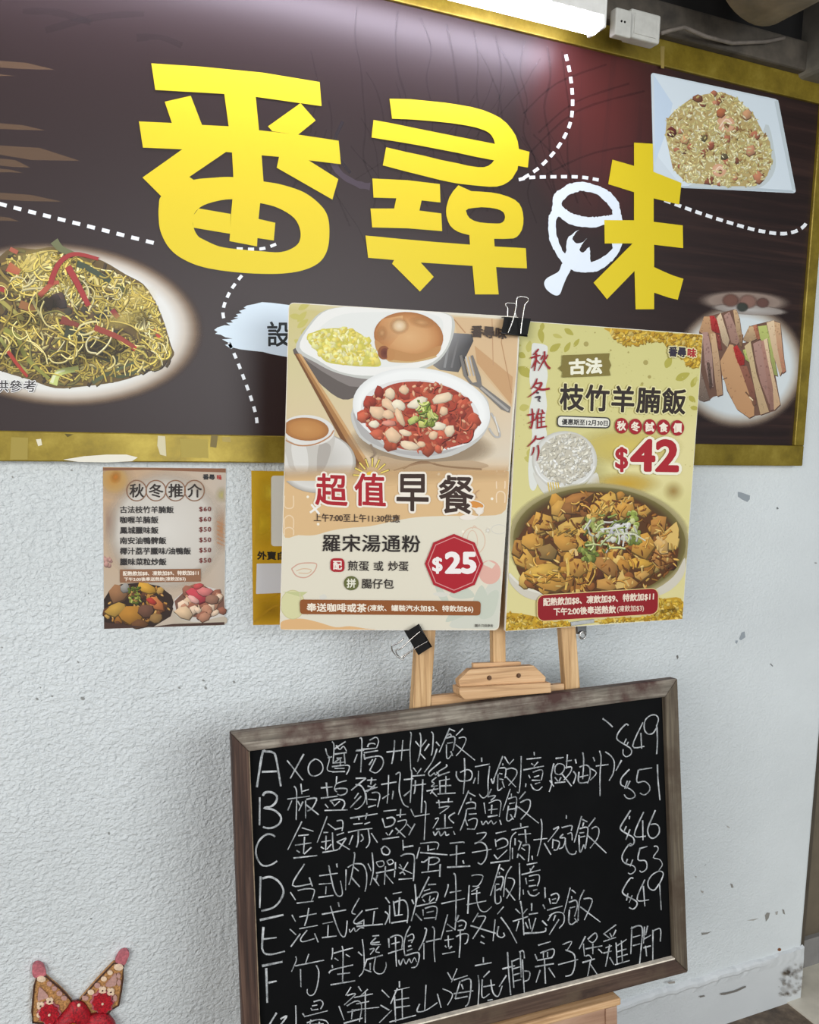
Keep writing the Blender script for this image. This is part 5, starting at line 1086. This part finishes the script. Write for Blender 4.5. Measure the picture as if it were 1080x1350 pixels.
        'd6': '15,395 55,430; 55,275 70,400 70,560 25,630; 100,460 75,540; 75,560 140,585; 150,245 215,238; 185,260 135,320 230,325; 150,310 220,300; 125,370 170,365 130,420; 215,340 180,390 220,400; 90,470 250,425; 130,500 130,570; 180,450 165,560 200,600 250,595 280,540 280,490; 305,265 310,355; 320,260 380,235 435,260 430,360; 330,320 410,300; 370,250 375,440 380,535; 300,410 440,365; 510,150 470,230 450,340 460,430; 480,250 530,225 545,260 520,310; 490,290 530,280; 490,345 520,335; 480,385 530,365; 465,430 580,400 595,450 570,530 520,545; 400,470 415,520 445,460 470,510 500,460 520,500 550,450 570,490; 645,170 665,185 640,280 590,380; 640,310 640,465; 660,300 795,270; 720,155 740,190 735,350 745,490; 865,40 800,280; 860,130 930,180; 850,200 910,190; 835,285 925,270; 870,240 875,350; 840,335 855,355; 905,340 880,365; 815,415 935,392; 970,45 940,120; 960,110 1000,95 1040,120 1025,180; 940,120 935,190; 970,150 1005,140; 960,190 1020,185; 945,250 1000,225 1060,230 1050,300 1025,320; 985,190 985,300 975,450',
        'd7': '165,235 125,300; 160,260 215,260 195,310 125,420; 110,325 290,380; 185,395 210,410; 180,440 210,455; 345,190 300,245; 285,280 270,435; 310,330 300,390 330,410 355,395; 345,375 355,400; 325,265 380,340 440,450; 430,205 465,240; 515,205 480,245; 410,295 520,260; 465,150 480,240 490,395; 455,290 435,365; 500,300 520,345; 545,165 545,220; 525,245 590,235; 525,275 540,350; 575,270 545,370; 490,380 630,370 645,340; 640,55 640,130; 625,175 640,205; 620,290 655,325; 655,215 765,185; 670,130 680,170; 680,110 720,95 740,120 720,165; 690,140 720,132; 690,165 720,165; 670,255 720,230 770,240 775,300 740,345; 690,240 660,290; 740,280 670,390; 715,250 700,290; 820,55 775,235; 830,70 860,95; 830,115 830,135; 810,160 860,145 870,190 850,260; 815,200 855,190; 815,210 810,300 835,315 865,290; 850,270 870,300; 920,70 885,150 875,290; 915,135 960,130 975,160 920,285; 890,190 1035,300'}),
 ('G', {'d5': '215,685 150,790 100,900; 250,745 310,715 260,790 200,860; 395,615 398,800 380,860; 460,690 480,720; 565,580 630,565 655,600 630,650; 550,620 600,610; 545,660 610,650; 540,640 550,665; 475,722 700,665; 500,780 600,750 680,760 710,800; 540,750 520,830; 620,770 610,830; 540,800 660,790; 920,440 870,520; 885,520 965,505 855,610; 805,620 855,755; 880,620 960,575 1010,585 1020,650 1000,770; 885,680 1000,655; 935,650 925,745; 850,785 1030,735; 990,435 1020,480; 1080,460 1000,535',
        'e8': '500,165 575,150; 510,190 560,180; 490,215 600,203; 545,140 545,265; 610,135 640,165; 605,195 640,215; 600,265 650,215; 680,100 680,125; 660,138 720,124; 672,128 645,190; 660,160 665,262; 690,132 692,252; 665,175 718,166; 665,205 722,197; 640,262 745,235; 785,115 780,215; 760,190 750,220 785,215 830,185; 830,150 845,205; 870,65 890,100; 908,50 885,105; 895,95 950,78; 850,130 890,152 870,195; 920,100 900,170; 925,100 962,95 955,180 940,200; 895,150 972,138; 925,112 932,132; 900,170 950,160',
        'd8': '170,205 170,230; 130,245 210,230; 145,290 150,340 145,430; 200,270 170,300; 165,310 165,395 200,378; 170,345 225,335; 205,310 215,370 240,390 260,340; 190,410 215,405; 285,180 290,270 300,385; 260,260 320,245; 280,290 245,345; 305,225 340,210; 305,220 315,350; 345,180 350,300; 310,260 345,250; 310,290 345,280; 310,320 350,310; 340,180 360,175 365,210; 355,215 365,380; 365,270 390,275 385,310 360,320; 430,148 490,130; 415,190 425,215; 440,185 500,165 505,190 490,210; 455,185 455,210; 475,180 475,205; 425,220 500,205; 415,250 505,235; 460,215 465,330; 440,265 420,325; 480,255 510,300; 545,145 590,130 565,175; 560,170 600,190 605,240 590,285 560,295; 525,240 620,215; 655,105 625,165; 645,140 650,200; 665,120 700,90 710,110 690,135 670,125; 655,165 735,150; 690,140 690,190; 715,165 735,185; 655,200 672,195 685,212; 640,230 700,212; 680,215 665,295; 680,240 710,285; 800,50 740,95; 745,95 770,115; 770,90 780,110; 800,75 785,105; 740,130 800,110; 750,160 780,150; 740,185 780,175; 770,145 760,200 750,250; 770,205 790,240; 800,135 805,235; 825,125 830,225; 805,150 850,120; 800,180 850,165; 805,205 855,190; 795,240 865,220; 875,60 870,190; 870,70 905,55 925,70 920,150 910,250; 880,110 915,100; 880,150 915,140; 935,60 930,140; 950,55 940,100; 930,120 965,100; 930,160 965,150; 940,150 945,200; 975,75 975,235; 975,80 1010,70 1010,130'}),
]
u0, u1, v0, v1 = FL+.001, BW-FQ, FR, BH-FR
for row, segs in ROWS:
    # the dish on each line, then the price written at its end
    for nm in ('chalk_line', 'chalk_price'):
        k = Ink(PS, cb, nm, mats=[CHALK], base=.0003)
        for zn, s_ in segs.items():
            k.z = ZN[zn]; q = ZN[zn][2]
            for st in s_.split(';'):
                P = pts(st); big = zn in ('c1', 'c5', 'd1', 'd5') and P[0][0] < 330
                x_ = k.z[0]+sum(p[0] for p in P)/len(P)/q
                if (x_ > 810.5) != (nm == 'chalk_price') and row != 'G' or row == 'G' and nm == 'chalk_price': continue
                w_ = (2.8 if big else 1.85)*q*random.uniform(.82, 1.12)
                k.stroke(P, w_, (220, 222, 224), w_*random.uniform(.6, .9), jit=.14)
        k.V = [(min(max(u, u0), u1), y, min(max(v, v0), v1)) for u, y, v in k.V]      # nothing is written on the frame
        if k.V: k.done()

# ------------------------------------------------------------------ the wooden easel behind it
X, Z = rot_axes(-.0717, .1214, 0)
PE = Plane(Vector((.75, -.196, 1.06)), X, Z, 0)
foot = PE.o - Z*(PE.o.z/Z.z)
PE.o = foot; PE.M.translation = foot
ea = tag(empty('easel', PE.o, PE.M), 'pale pine easel carrying the two posters and the chalkboard', 'easel')
def member(nm, a, b_, wa, wb, t, m=PINE, y0=0.0, bev=.0015):
    """flat bar between two points of the easel plane, widths wa, wb"""
    a, b_ = Vector(a), Vector(b_); d = (b_-a).normalized(); n = Vector((-d.y, d.x))
    P = [a+n*wa/2, a-n*wa/2, b_-n*wb/2, b_+n*wb/2]
    bm_ = bmesh.new(); prism(bm_, [(p.x, p.y) for p in P], y0, y0+t); return mesh(nm, bm_, m, ea, bev)
def ext(p, q, z):
    t = (z-p[1])/(q[1]-p[1]); return (p[0]+(q[0]-p[0])*t, z)
E_ = lambda x, y, off=0: PE.uv(x, y, off)
l0, l1 = E_(563, 833), E_(556, 936); r0, r1 = E_(750, 827), E_(756, 910); c0, c1_ = E_(659, 833), E_(657, 876)
wl = (Vector(E_(575.5, 833))-Vector(E_(552, 833))).length
TOPZ = 1.70
la, lb = ext(l0, l1, 1.52), ext(l0, l1, .0); ra, rb = ext(r0, r1, 1.52), ext(r0, r1, .0)
member('leg', la, lb, wl, wl, .02); member('leg', ra, rb, wl*.9, wl*.9, .02)
cx_ = c0[0]
member('mast', (cx_, TOPZ), (cx_, .62), .027, .027, .016, y0=.002)
q0, q1 = E_(569, 929), E_(746, 912)
member('crossbar', q0, q1, .030, .030, .014, PINE_H, .004)
member('crossbar', (la[0]*.99, 1.45), (ra[0]*1.01, 1.45), .030, .030, .014, PINE_H, .004)
# sliding ledge: back block, bevelled clamp plate with two screws, tray
def easel_prism(nm, P, y0, y1, m, parent=ea, bev=.0015, off=None):
    bm_ = bmesh.new(); prism(bm_, [PE.uv(p[0], p[1], -y0 if off is None else off) for p in P], y0, y1); return mesh(nm, bm_, m, parent, bev)
def Zc(s_, x0, y0, s): return [(x0+p[0]/s, y0+p[1]/s) for p in pts(s_)]
easel_prism('ledge_block', Zc('447,268 675,261 675,300 447,306', 500, 800, 3.6), -.004, .006, PINE_H)
cl = easel_prism('ledge_clamp', Zc('432,297 735,279 792,334 790,360 385,386 376,350', 500, 800, 3.6), -.022, -.004, PINE_H)
tr = easel_prism('ledge_tray', Zc('380,384 815,360 818,408 408,443 384,418', 500, 800, 3.6), -.034, .0, PINE_H)
for x, y in ((522, 337), (661, 326)):
    u, v = PE.uv(500+x/3.6, 800+y/3.6, .022); bm_ = bmesh.new()
    for r_, a, b2 in ((.0046, -.0235, -.021), (.0030, -.0250, -.0235)):
        P = [(u+r_*math.cos(t*math.pi/6), v+r_*math.sin(t*math.pi/6)) for t in range(12)]; prism(bm_, P, a, b2)
    mesh('screw', bm_, plain('brown_brass_screw', (96, 70, 52), .35, .8, .1, 90), ea)
# lower tray that the chalkboard stands on
zt = min(PE.uv(819, 1312, .14)[1], .52)
PINKWOOD = wood('pinkish_pine', (136, 104, 84), (164, 130, 106), (186, 154, 130), (6, 60, 60), .6, .0005)
Bl = PB.M @ Vector((0, -BT, 0)); 
bl = (PE.M.inverted() @ (PB.M @ Vector((.02, 0, 0)))); br = (PE.M.inverted() @ (PB.M @ Vector((BW-.12, 0, 0))))
ue = PE.uv(819, 1312, .05)[0]
bm_ = bmesh.new(); u_a = bl.x+.22
def skew(u): return bl.z+(br.z-bl.z)*(u-bl.x)/(br.x-bl.x)-.002
v_ = [bm_.verts.new((u, y, skew(u)+dz)) for u in (u_a, ue) for y in (-.05, .0) for dz in (-.014, .0)]
for f in ((0, 1, 3, 2), (4, 6, 7, 5), (0, 4, 5, 1), (2, 3, 7, 6), (0, 2, 6, 4), (1, 5, 7, 3)): bm_.faces.new([v_[i] for i in f])
mesh('bottom_tray', bm_, PINE_H, ea, .003)
bm_ = bmesh.new()
v_ = [bm_.verts.new((u, y, skew(u)+dz)) for u in (u_a+.01, ue-.006) for y in (-.042, .0) for dz in (-.12, -.014)]
for f in ((0, 1, 3, 2), (4, 6, 7, 5), (0, 4, 5, 1), (2, 3, 7, 6), (0, 2, 6, 4), (1, 5, 7, 3)): bm_.faces.new([v_[i] for i in f])
bx = mesh('tray_box', bm_, PINKWOOD, ea, .002)
bm_ = bmesh.new()
v_ = [bm_.verts.new((u, y, skew(u)+dz)) for u in (ue-.032, ue-.007) for y in (-.0465, -.0425) for dz in (-.12, -.016)]
for f in ((0, 1, 3, 2), (4, 6, 7, 5), (0, 4, 5, 1), (2, 3, 7, 6), (0, 2, 6, 4), (1, 5, 7, 3)): bm_.faces.new([v_[i] for i in f])
mesh('tray_edge_strip', bm_, PINKWOOD, ea, .001)

# ------------------------------------------------------------------ clips
def binder_clip(name, label, pl, quad, wires_front, wires_back, depth_back, y_front, spine):
    """quad: corner pixels of the front jaw on plane pl; the body tapers from the spine to the jaws"""
    r = tag(empty(name, pl.M @ Vector((pl.uv(*quad[0], y_front)[0], -y_front, pl.uv(*quad[0], y_front)[1])), None), label, 'clip')
    M = pl.M.copy(); loc = r.location.copy(); r.matrix_world = M; r.location = loc
    o = M.inverted() @ loc
    def lp(x, y, off): u, v = pl.uv(x, y, off); return Vector((u-o.x, -off-o.y, v-o.z))
    mid = (y_front+depth_back)/2+spine*.5; sp = .0085-spine
    bm_ = bmesh.new()
    # quad order: spine a, spine b, jaw b, jaw a
    fa = [lp(*quad[0], mid+sp), lp(*quad[1], mid+sp), lp(*quad[2], y_front), lp(*quad[3], y_front)]
    N = Vector((0, 1, 0))
    ba = [fa[0]+N*sp*2, fa[1]+N*sp*2, fa[2]+N*(y_front-depth_back), fa[3]+N*(y_front-depth_back)]
    t = .0009
    A = [bm_.verts.new(p) for p in fa]; Bv = [bm_.verts.new(p) for p in ba]
    bm_.faces.new(A); bm_.faces.new(Bv); bm_.faces.new((A[0], A[1], Bv[1], Bv[0]))
    me = mesh('clip_body', bm_, BLACKMETAL, r); s_ = me.modifiers.new('thickness', 'SOLIDIFY'); s_.thickness = t; s_.offset = 0
    # rolled jaw edges
    for e_ in (fa, ba): bm_ = bmesh.new(); tube(bm_, [e_[3], e_[2]], .0016); mesh('jaw_edge', bm_, BLACKMETAL, r, smooth=True)
    for W, off in ((wires_front, y_front+.0035), (wires_back, depth_back-.004+spine)):
        bm_ = bmesh.new(); P = catmull(W, 5); P = [lp(x, y, off) for x, y in P]; tube(bm_, P, .00115, 8); mesh('wire_handle', bm_, STEEL, r, smooth=True)
    return r
c = lambda s_, x0, y0, s: Zc(s_, x0, y0, s)
qd = c('335,510 810,545 745,850 285,800', 640, 380, 13.5)
tc = binder_clip('binder_clip', 'black binder clip joining the top corners of the two posters', P2, qd,
    c('400,800 450,680 500,530 545,330 560,190 600,155 660,150 735,165 765,200 745,245 700,310 670,480 640,680 630,820', 640, 380, 13.5),
    c('395,520 397,430 395,350 360,310 365,280 400,265 450,265 520,275 560,310 535,370 530,420 545,525', 640, 380, 13.5), .002, .034, 0)
qd = c('370,255 560,580 742,462 556,140', 500, 810, 10.8)
bc = binder_clip('binder_clip', 'black binder clip hanging askew under the breakfast poster', P1, qd,
    c('585,240 450,355 305,490 250,500 240,540 300,620 350,585 500,490 690,380', 500, 810, 10.8),
    c('355,340 270,410 200,440 175,440 190,520 250,590 330,645 360,600 470,520', 500, 810, 10.8), .0005, .016, .002)
# silver clamp under the lamb poster
g = PE.uv(768, 826, .012); sc_ = tag(empty('metal_clip', PE.M @ Vector((g[0], -.012, g[1])), None), 'silver metal clip gripping the bottom edge of the lamb poster', 'clip')
loc = sc_.location.copy(); sc_.matrix_world = PE.M; sc_.location = loc; o_ = PE.M.inverted() @ loc
def lp(x, y, off): u, v = PE.uv(x, y, off); return Vector((u-o_.x, -off-o_.y, v-o_.z))
STEEL2 = plain('grey_steel_clip', (150, 150, 148), .3, .9, .1, 70)
pf = -(PE.M.inverted() @ (P2.M @ Vector((.1, -P2.thick, 0)))).y
bm_ = bmesh.new(); a = [lp(x, y, pf+.0025) for x, y in c('908,72 1020,58 1022,76 912,92', 500, 800, 3.6)]
A = [bm_.verts.new(p) for p in a]; Bv = [bm_.verts.new(p+Vector((0, .004, 0))) for p in a]; bm_.faces.new(A); bm_.faces.new(list(reversed(Bv)))
for i in range(4): bm_.faces.new((A[i], Bv[i], Bv[(i+1) % 4], A[(i+1) % 4]))
mesh('jaw', bm_, STEEL2, sc_, .0006)
bm_ = bmesh.new(); a = [lp(x, y, .006) for x, y in c('940,75 985,72 985,125 942,130', 500, 800, 3.6)]
A = [bm_.verts.new(p) for p in a]; Bv = [bm_.verts.new(p+Vector((0, .006, 0))) for p in a]; bm_.faces.new(A); bm_.faces.new(list(reversed(Bv)))
for i in range(4): bm_.faces.new((A[i], Bv[i], Bv[(i+1) % 4], A[(i+1) % 4]))
mesh('plate', bm_, plain('dark_steel_clip', (90, 90, 90), .35, .9, .1, 70), sc_, .0006)
bm_ = bmesh.new(); cc = lp(*c('966,135', 500, 800, 3.6)[0], .010); rr_ = .0070
tube(bm_, [cc+Vector((rr_*math.cos(t*math.pi/10), 0, rr_*math.sin(t*math.pi/10))) for t in range(20)], .0018, 8, True); mesh('ring', bm_, STEEL, sc_, smooth=True)
bm_ = bmesh.new(); prism(bm_, [(cc.x+.005*math.cos(t*math.pi/8), cc.z+.005*math.sin(t*math.pi/8)) for t in range(16)], cc.y, cc.y+.004); mesh('rivet', bm_, STEEL2, sc_, .001)
# ------------------------------------------------------------------ lamp over the sign, its plugs and the dark ceiling corner
LY = -.14
le = at(798, 29, LY); lt = at(819, 4, LY)
lx, lz0, lz1 = le.x, le.z, lt.z
lamp = tag(empty('batten_lamp', (lx, LY, lz0)), 'bright white tube lamp mounted over the top edge of the sign', 'lamp')
LW = .055; LL = 1.2
b = bmesh.new()
prof = [(0.0, .012), (0, .042), (LW, .042), (LW, .012)]
A_ = [b.verts.new((-LL, y, z)) for y, z in prof]; B_ = [b.verts.new((0, y, z)) for y, z in prof]
for i in range(4): b.faces.new((A_[i], B_[i], B_[(i+1) % 4], A_[(i+1) % 4]))
b.faces.new(A_); b.faces.new(list(reversed(B_)))
mesh('housing', b, plain('white_lamp_housing', (226, 226, 222), .5, 0, .03, 40), lamp, .002)
EM, N, L, B = mat('glowing_lamp_diffuser')
B.inputs['Base Color'].default_value = (.9, .9, .9, 1); B.inputs['Emission Color'].default_value = (.84, .81, 1.0, 1); B.inputs['Emission Strength'].default_value = 29.0
b = bmesh.new(); n_ = 12
ra = [b.verts.new((-LL+.01, LW/2-(LW/2-.002)*math.cos(math.pi*i/n_), .012-.026*math.sin(math.pi*i/n_))) for i in range(n_+1)]
rb_ = [b.verts.new((-.004, LW/2-(LW/2-.002)*math.cos(math.pi*i/n_), .012-.026*math.sin(math.pi*i/n_))) for i in range(n_+1)]
for i in range(n_): b.faces.new((ra[i], rb_[i], rb_[i+1], ra[i+1]))
b.faces.new(rb_); b.faces.new(list(reversed(ra))); b.faces.new((ra[0], ra[-1], rb_[-1], rb_[0]))
mesh('diffuser', b, EM, lamp, smooth=False)
b = bmesh.new(); box(b, -.004, .004, 0, LW, -.010, .044); mesh('end_cap', b, plain('white_end_cap', (232, 232, 228), .5, 0, .02, 40), lamp, .003)

for dx in (-.28, -.95):
    b = bmesh.new(); box(b, dx, dx+.02, .018, .036, .04, 2.62-lz0); mesh('hanger', b, plain('grey_steel_hanger', (120, 118, 114), .4, .7, .1, 30), lamp, .002)
WPL = plain('white_plastic_plug', (190, 190, 184), .5, 0, .04, 50)
p0 = at(811, 45, -.13); p1 = at(834, 20, -.13)
pl_ = tag(empty('lamp_connector', p0), 'small white connector with two holes at the end of the tube lamp', 'connector')
b = bmesh.new(); box(b, 0, p1.x-p0.x, 0, .02, 0, p1.z-p0.z+.008); mesh('connector_body', b, WPL, pl_, .003)
for dx in (.35, .55):
    b = bmesh.new(); x_ = (p1.x-p0.x)*dx; z_ = (p1.z-p0.z)*.62; prism(b, [(x_+.0022*math.cos(t*math.pi/5), z_+.0022*math.sin(t*math.pi/5)) for t in range(10)], -.0006, .002); mesh('pin_hole', b, BLACKMETAL, pl_)
p0 = at(831, 47, -.12); p1 = at(872, 26, -.12)
bx_ = tag(empty('switch_box', p0), 'white plastic switch box beyond the lamp connector, above the gold frame', 'switch box')
b = bmesh.new(); box(b, 0, p1.x-p0.x, 0, .03, -.002, p1.z-p0.z+.008); mesh('box_body', b, WPL, bx_, .004)
b = bmesh.new(); box(b, .008, p1.x-p0.x-.012, -.002, .001, .006, p1.z-p0.z); mesh('cover', b, WPL, bx_, .001)
# cable
q = [at(871, 44, -.10), at(884, 40, -.10), at(902, 36, -.09), at(930, 48, -.08), at(965, 57, -.06), at(1010, 55, -.06), at(1034, 50, -.06)]
b = bmesh.new(); P = []
for i in range(len(q)-1):
    for t in range(4): P.append(q[i].lerp(q[i+1], t/4))
P.append(q[-1]); tube(b, P, .0042, 8)
cab = mesh('cable', b, plain('grey_cable', (112, 104, 96), .6, 0, .1, 50), None, smooth=True)
tag(cab, 'grey cable sagging across the dark gap under the ceiling', 'cable')
# sheet-metal duct crossing the corner under the ceiling
a0 = at(1000, -52, -.17); a1 = a0+Vector((.02, -1.1, .03))
b = bmesh.new()
tube(b, [a0+(a1-a0)*(i/10) for i in range(11)], .125, 40)
du = mesh('ventilation_duct', b, plain('dusty_brown_duct_metal', (128, 116, 98), .6, .25, .22, 10), None, smooth=True)
tag(du, 'dusty brown round duct hanging under the ceiling at the upper right corner', 'duct')

# ------------------------------------------------------------------ red and gold felt ornament on the wall
OP = Plane((0, -.004, 0), (1, 0, 0), (0, 0, 1), 0)
oo = at(95, 1345, -.004)
orn = tag(empty('felt_ornament', (oo.x, -.004, oo.z)), 'red and gold new year ornament with two pointed tips hung on the wall', 'ornament')
def op(x, y): p = at(x/4.909, 1220+y/4.909, -.012); return (p.x-oo.x, p.z-oo.z)
def opoly(s_): return [op(*p) for p in catmull(pts(s_), 3, True)]
GOLDF = plain('gold_beige_glitter_felt', (168, 124, 76), .6, .15, .3, 300, .0008)
PINKF = plain('dusty_pink_felt', (172, 96, 104), .75, 0, .18, 200, .0006)
REDF = plain('red_glitter_felt', (146, 8, 26), .6, 0, .4, 330, .0008)
BRNF = plain('dark_brown_cord', (66, 36, 20), .7, 0, .2, 200)
CRMF = plain('cream_felt', (222, 196, 168), .75, 0, .1, 200)
ROSEF = plain('rose_grey_felt', (180, 140, 130), .8, 0, .1, 200)
GOLDB = plain('gold_bead', (214, 168, 60), .22, 1.0, .1, 60)
def slab3(nm, P, y0, y1, m, bev=.0015, parent=None):
    bm_ = bmesh.new(); prism(bm_, P, y0, y1); return mesh(nm, bm_, m, parent or orn, bev)
EARS = ('238,345 298,330 330,360 380,400 430,450 470,500 440,560 380,610 300,640 212,632 208,560 215,460 222,390', '738,246 800,262 796,340 785,430 768,520 720,548 690,590 600,600 530,560 515,492 560,440 620,370 680,305')
for s_ in EARS:
    P = [op(*p) for p in pts(s_)]; e_ = slab3('pointed_flap', P, -.006, .004, GOLDF, .002)
    bm_ = bmesh.new(); tube(bm_, [Vector((p[0], -.007, p[1])) for p in P], .0016, 6, True); mesh('edge_cord', bm_, BRNF, e_, smooth=True)
slab3('pink_tip', opoly('215,335 208,290 220,260 250,250 280,265 296,300 297,328 250,345'), -.007, .003, PINKF, .003)
slab3('pink_tip', opoly('748,240 765,200 790,172 820,166 838,185 828,220 805,262 770,250'), -.007, .003, PINKF, .003)
for x, y, rx, ry, m in ((268, 347, 30, 20, CRMF), (768, 270, 32, 22, CRMF), (320, 378, 18, 16, ROSEF), (352, 408, 18, 16, ROSEF), (385, 440, 20, 16, ROSEF), (415, 470, 20, 16, ROSEF), (712, 305, 18, 15, CRMF), (672, 345, 20, 16, CRMF), (630, 388, 20, 18, ROSEF), (588, 432, 22, 18, CRMF), (552, 470, 22, 16, ROSEF), (768, 325, 14, 18, ROSEF), (770, 370, 14, 22, ROSEF), (745, 470, 14, 22, ROSEF), (250, 580, 14, 16, CRMF)):
    slab3('felt_spot', [op(x+rx*math.cos(t*math.pi/6), y+ry*math.sin(t*math.pi/6)) for t in range(12)], -.0095, -.005, m, .0015)
slab3('felt_patch', opoly('258,400 300,440 310,465 270,480 245,485 248,430'), -.009, -.005, ROSEF); slab3('felt_patch', opoly('750,310 752,380 720,395 690,395 685,380 715,345'), -.009, -.005, ROSEF)
for x, y in ((322, 490), (262, 518), (663, 418), (717, 428)):
    P = []
    for t in range(16): a = t*math.pi/8; r_ = 27*(1 if t % 4 else .72); P.append(op(x+r_*math.cos(a), y+r_*math.sin(a)))
    slab3('felt_blossom', P, -.010, -.005, CRMF, .001)
    bm_ = bmesh.new(); c_ = op(x, y); bmesh.ops.create_uvsphere(bm_, u_segments=8, v_segments=6, radius=.0016); bmesh.ops.translate(bm_, verts=bm_.verts, vec=(c_[0], -.0105, c_[1])); mesh('bead', bm_, BRNF, orn, smooth=True)
def flower(x, y, r, m, nm, y0, y1, n=10, edge=None):
    P = []
    for t in range(n*4): a = t*2*math.pi/(n*4); k_ = 1+.09*math.cos(n*a); P.append(op(x+r*k_*math.cos(a), y+r*k_*math.sin(a)))
    return slab3(nm, P, y0, y1, m, .0015)
for x, y in ((318, 567), (662, 496)):
    flower(x, y, 74, PINKF, 'flower_rim', -.009, -.005); flower(x, y, 62, REDF, 'flower', -.013, -.009)
    bm_ = bmesh.new(); c_ = op(x, y); bmesh.ops.create_uvsphere(bm_, u_segments=10, v_segments=8, radius=.0024); bmesh.ops.translate(bm_, verts=bm_.verts, vec=(c_[0], -.014, c_[1])); mesh('bead', bm_, CRMF, orn, smooth=True)
for s_, y1 in (('340,640 380,590 430,540 460,495 500,490 540,495 575,540 600,600 600,700 420,740 340,700', -.02), ('560,600 620,565 680,560 720,590 750,640 740,720 640,760 570,720', -.024), ('330,640 400,620 470,640 560,640 650,700 640,820 480,860 360,800', -.028), ('370,600 430,560 470,560 520,600 540,660 450,700 380,680', -.024)):
    bm_ = bmesh.new(); P = opoly(s_); n_ = len(P); cx = sum(p[0] for p in P)/n_; cz = sum(p[1] for p in P)/n_
    rings = []
    for f, y in ((1, -.006), (.96, y1*.6), (.8, y1*.88), (.5, y1)): rings.append([bm_.verts.new((cx+(p[0]-cx)*f, y, cz+(p[1]-cz)*f)) for p in P])
    for a in range(3):
        for i in range(n_): bm_.faces.new((rings[a][i], rings[a][(i+1) % n_], rings[a+1][(i+1) % n_], rings[a+1][i]))
    bm_.faces.new(rings[3]); bm_.faces.new(list(reversed(rings[0]))); mesh('red_petal', bm_, REDF, orn, smooth=True)
bm_ = bmesh.new(); c_ = op(465, 612); bmesh.ops.create_icosphere(bm_, subdivisions=2, radius=.0095); bmesh.ops.translate(bm_, verts=bm_.verts, vec=(c_[0], -.032, c_[1])); mesh('gold_bead', bm_, GOLDB, orn)
bm_ = bmesh.new(); c_ = op(508, 490); bmesh.ops.create_uvsphere(bm_, u_segments=10, v_segments=8, radius=.003); bmesh.ops.translate(bm_, verts=bm_.verts, vec=(c_[0], -.02, c_[1])); mesh('bead', bm_, CRMF, orn, smooth=True)
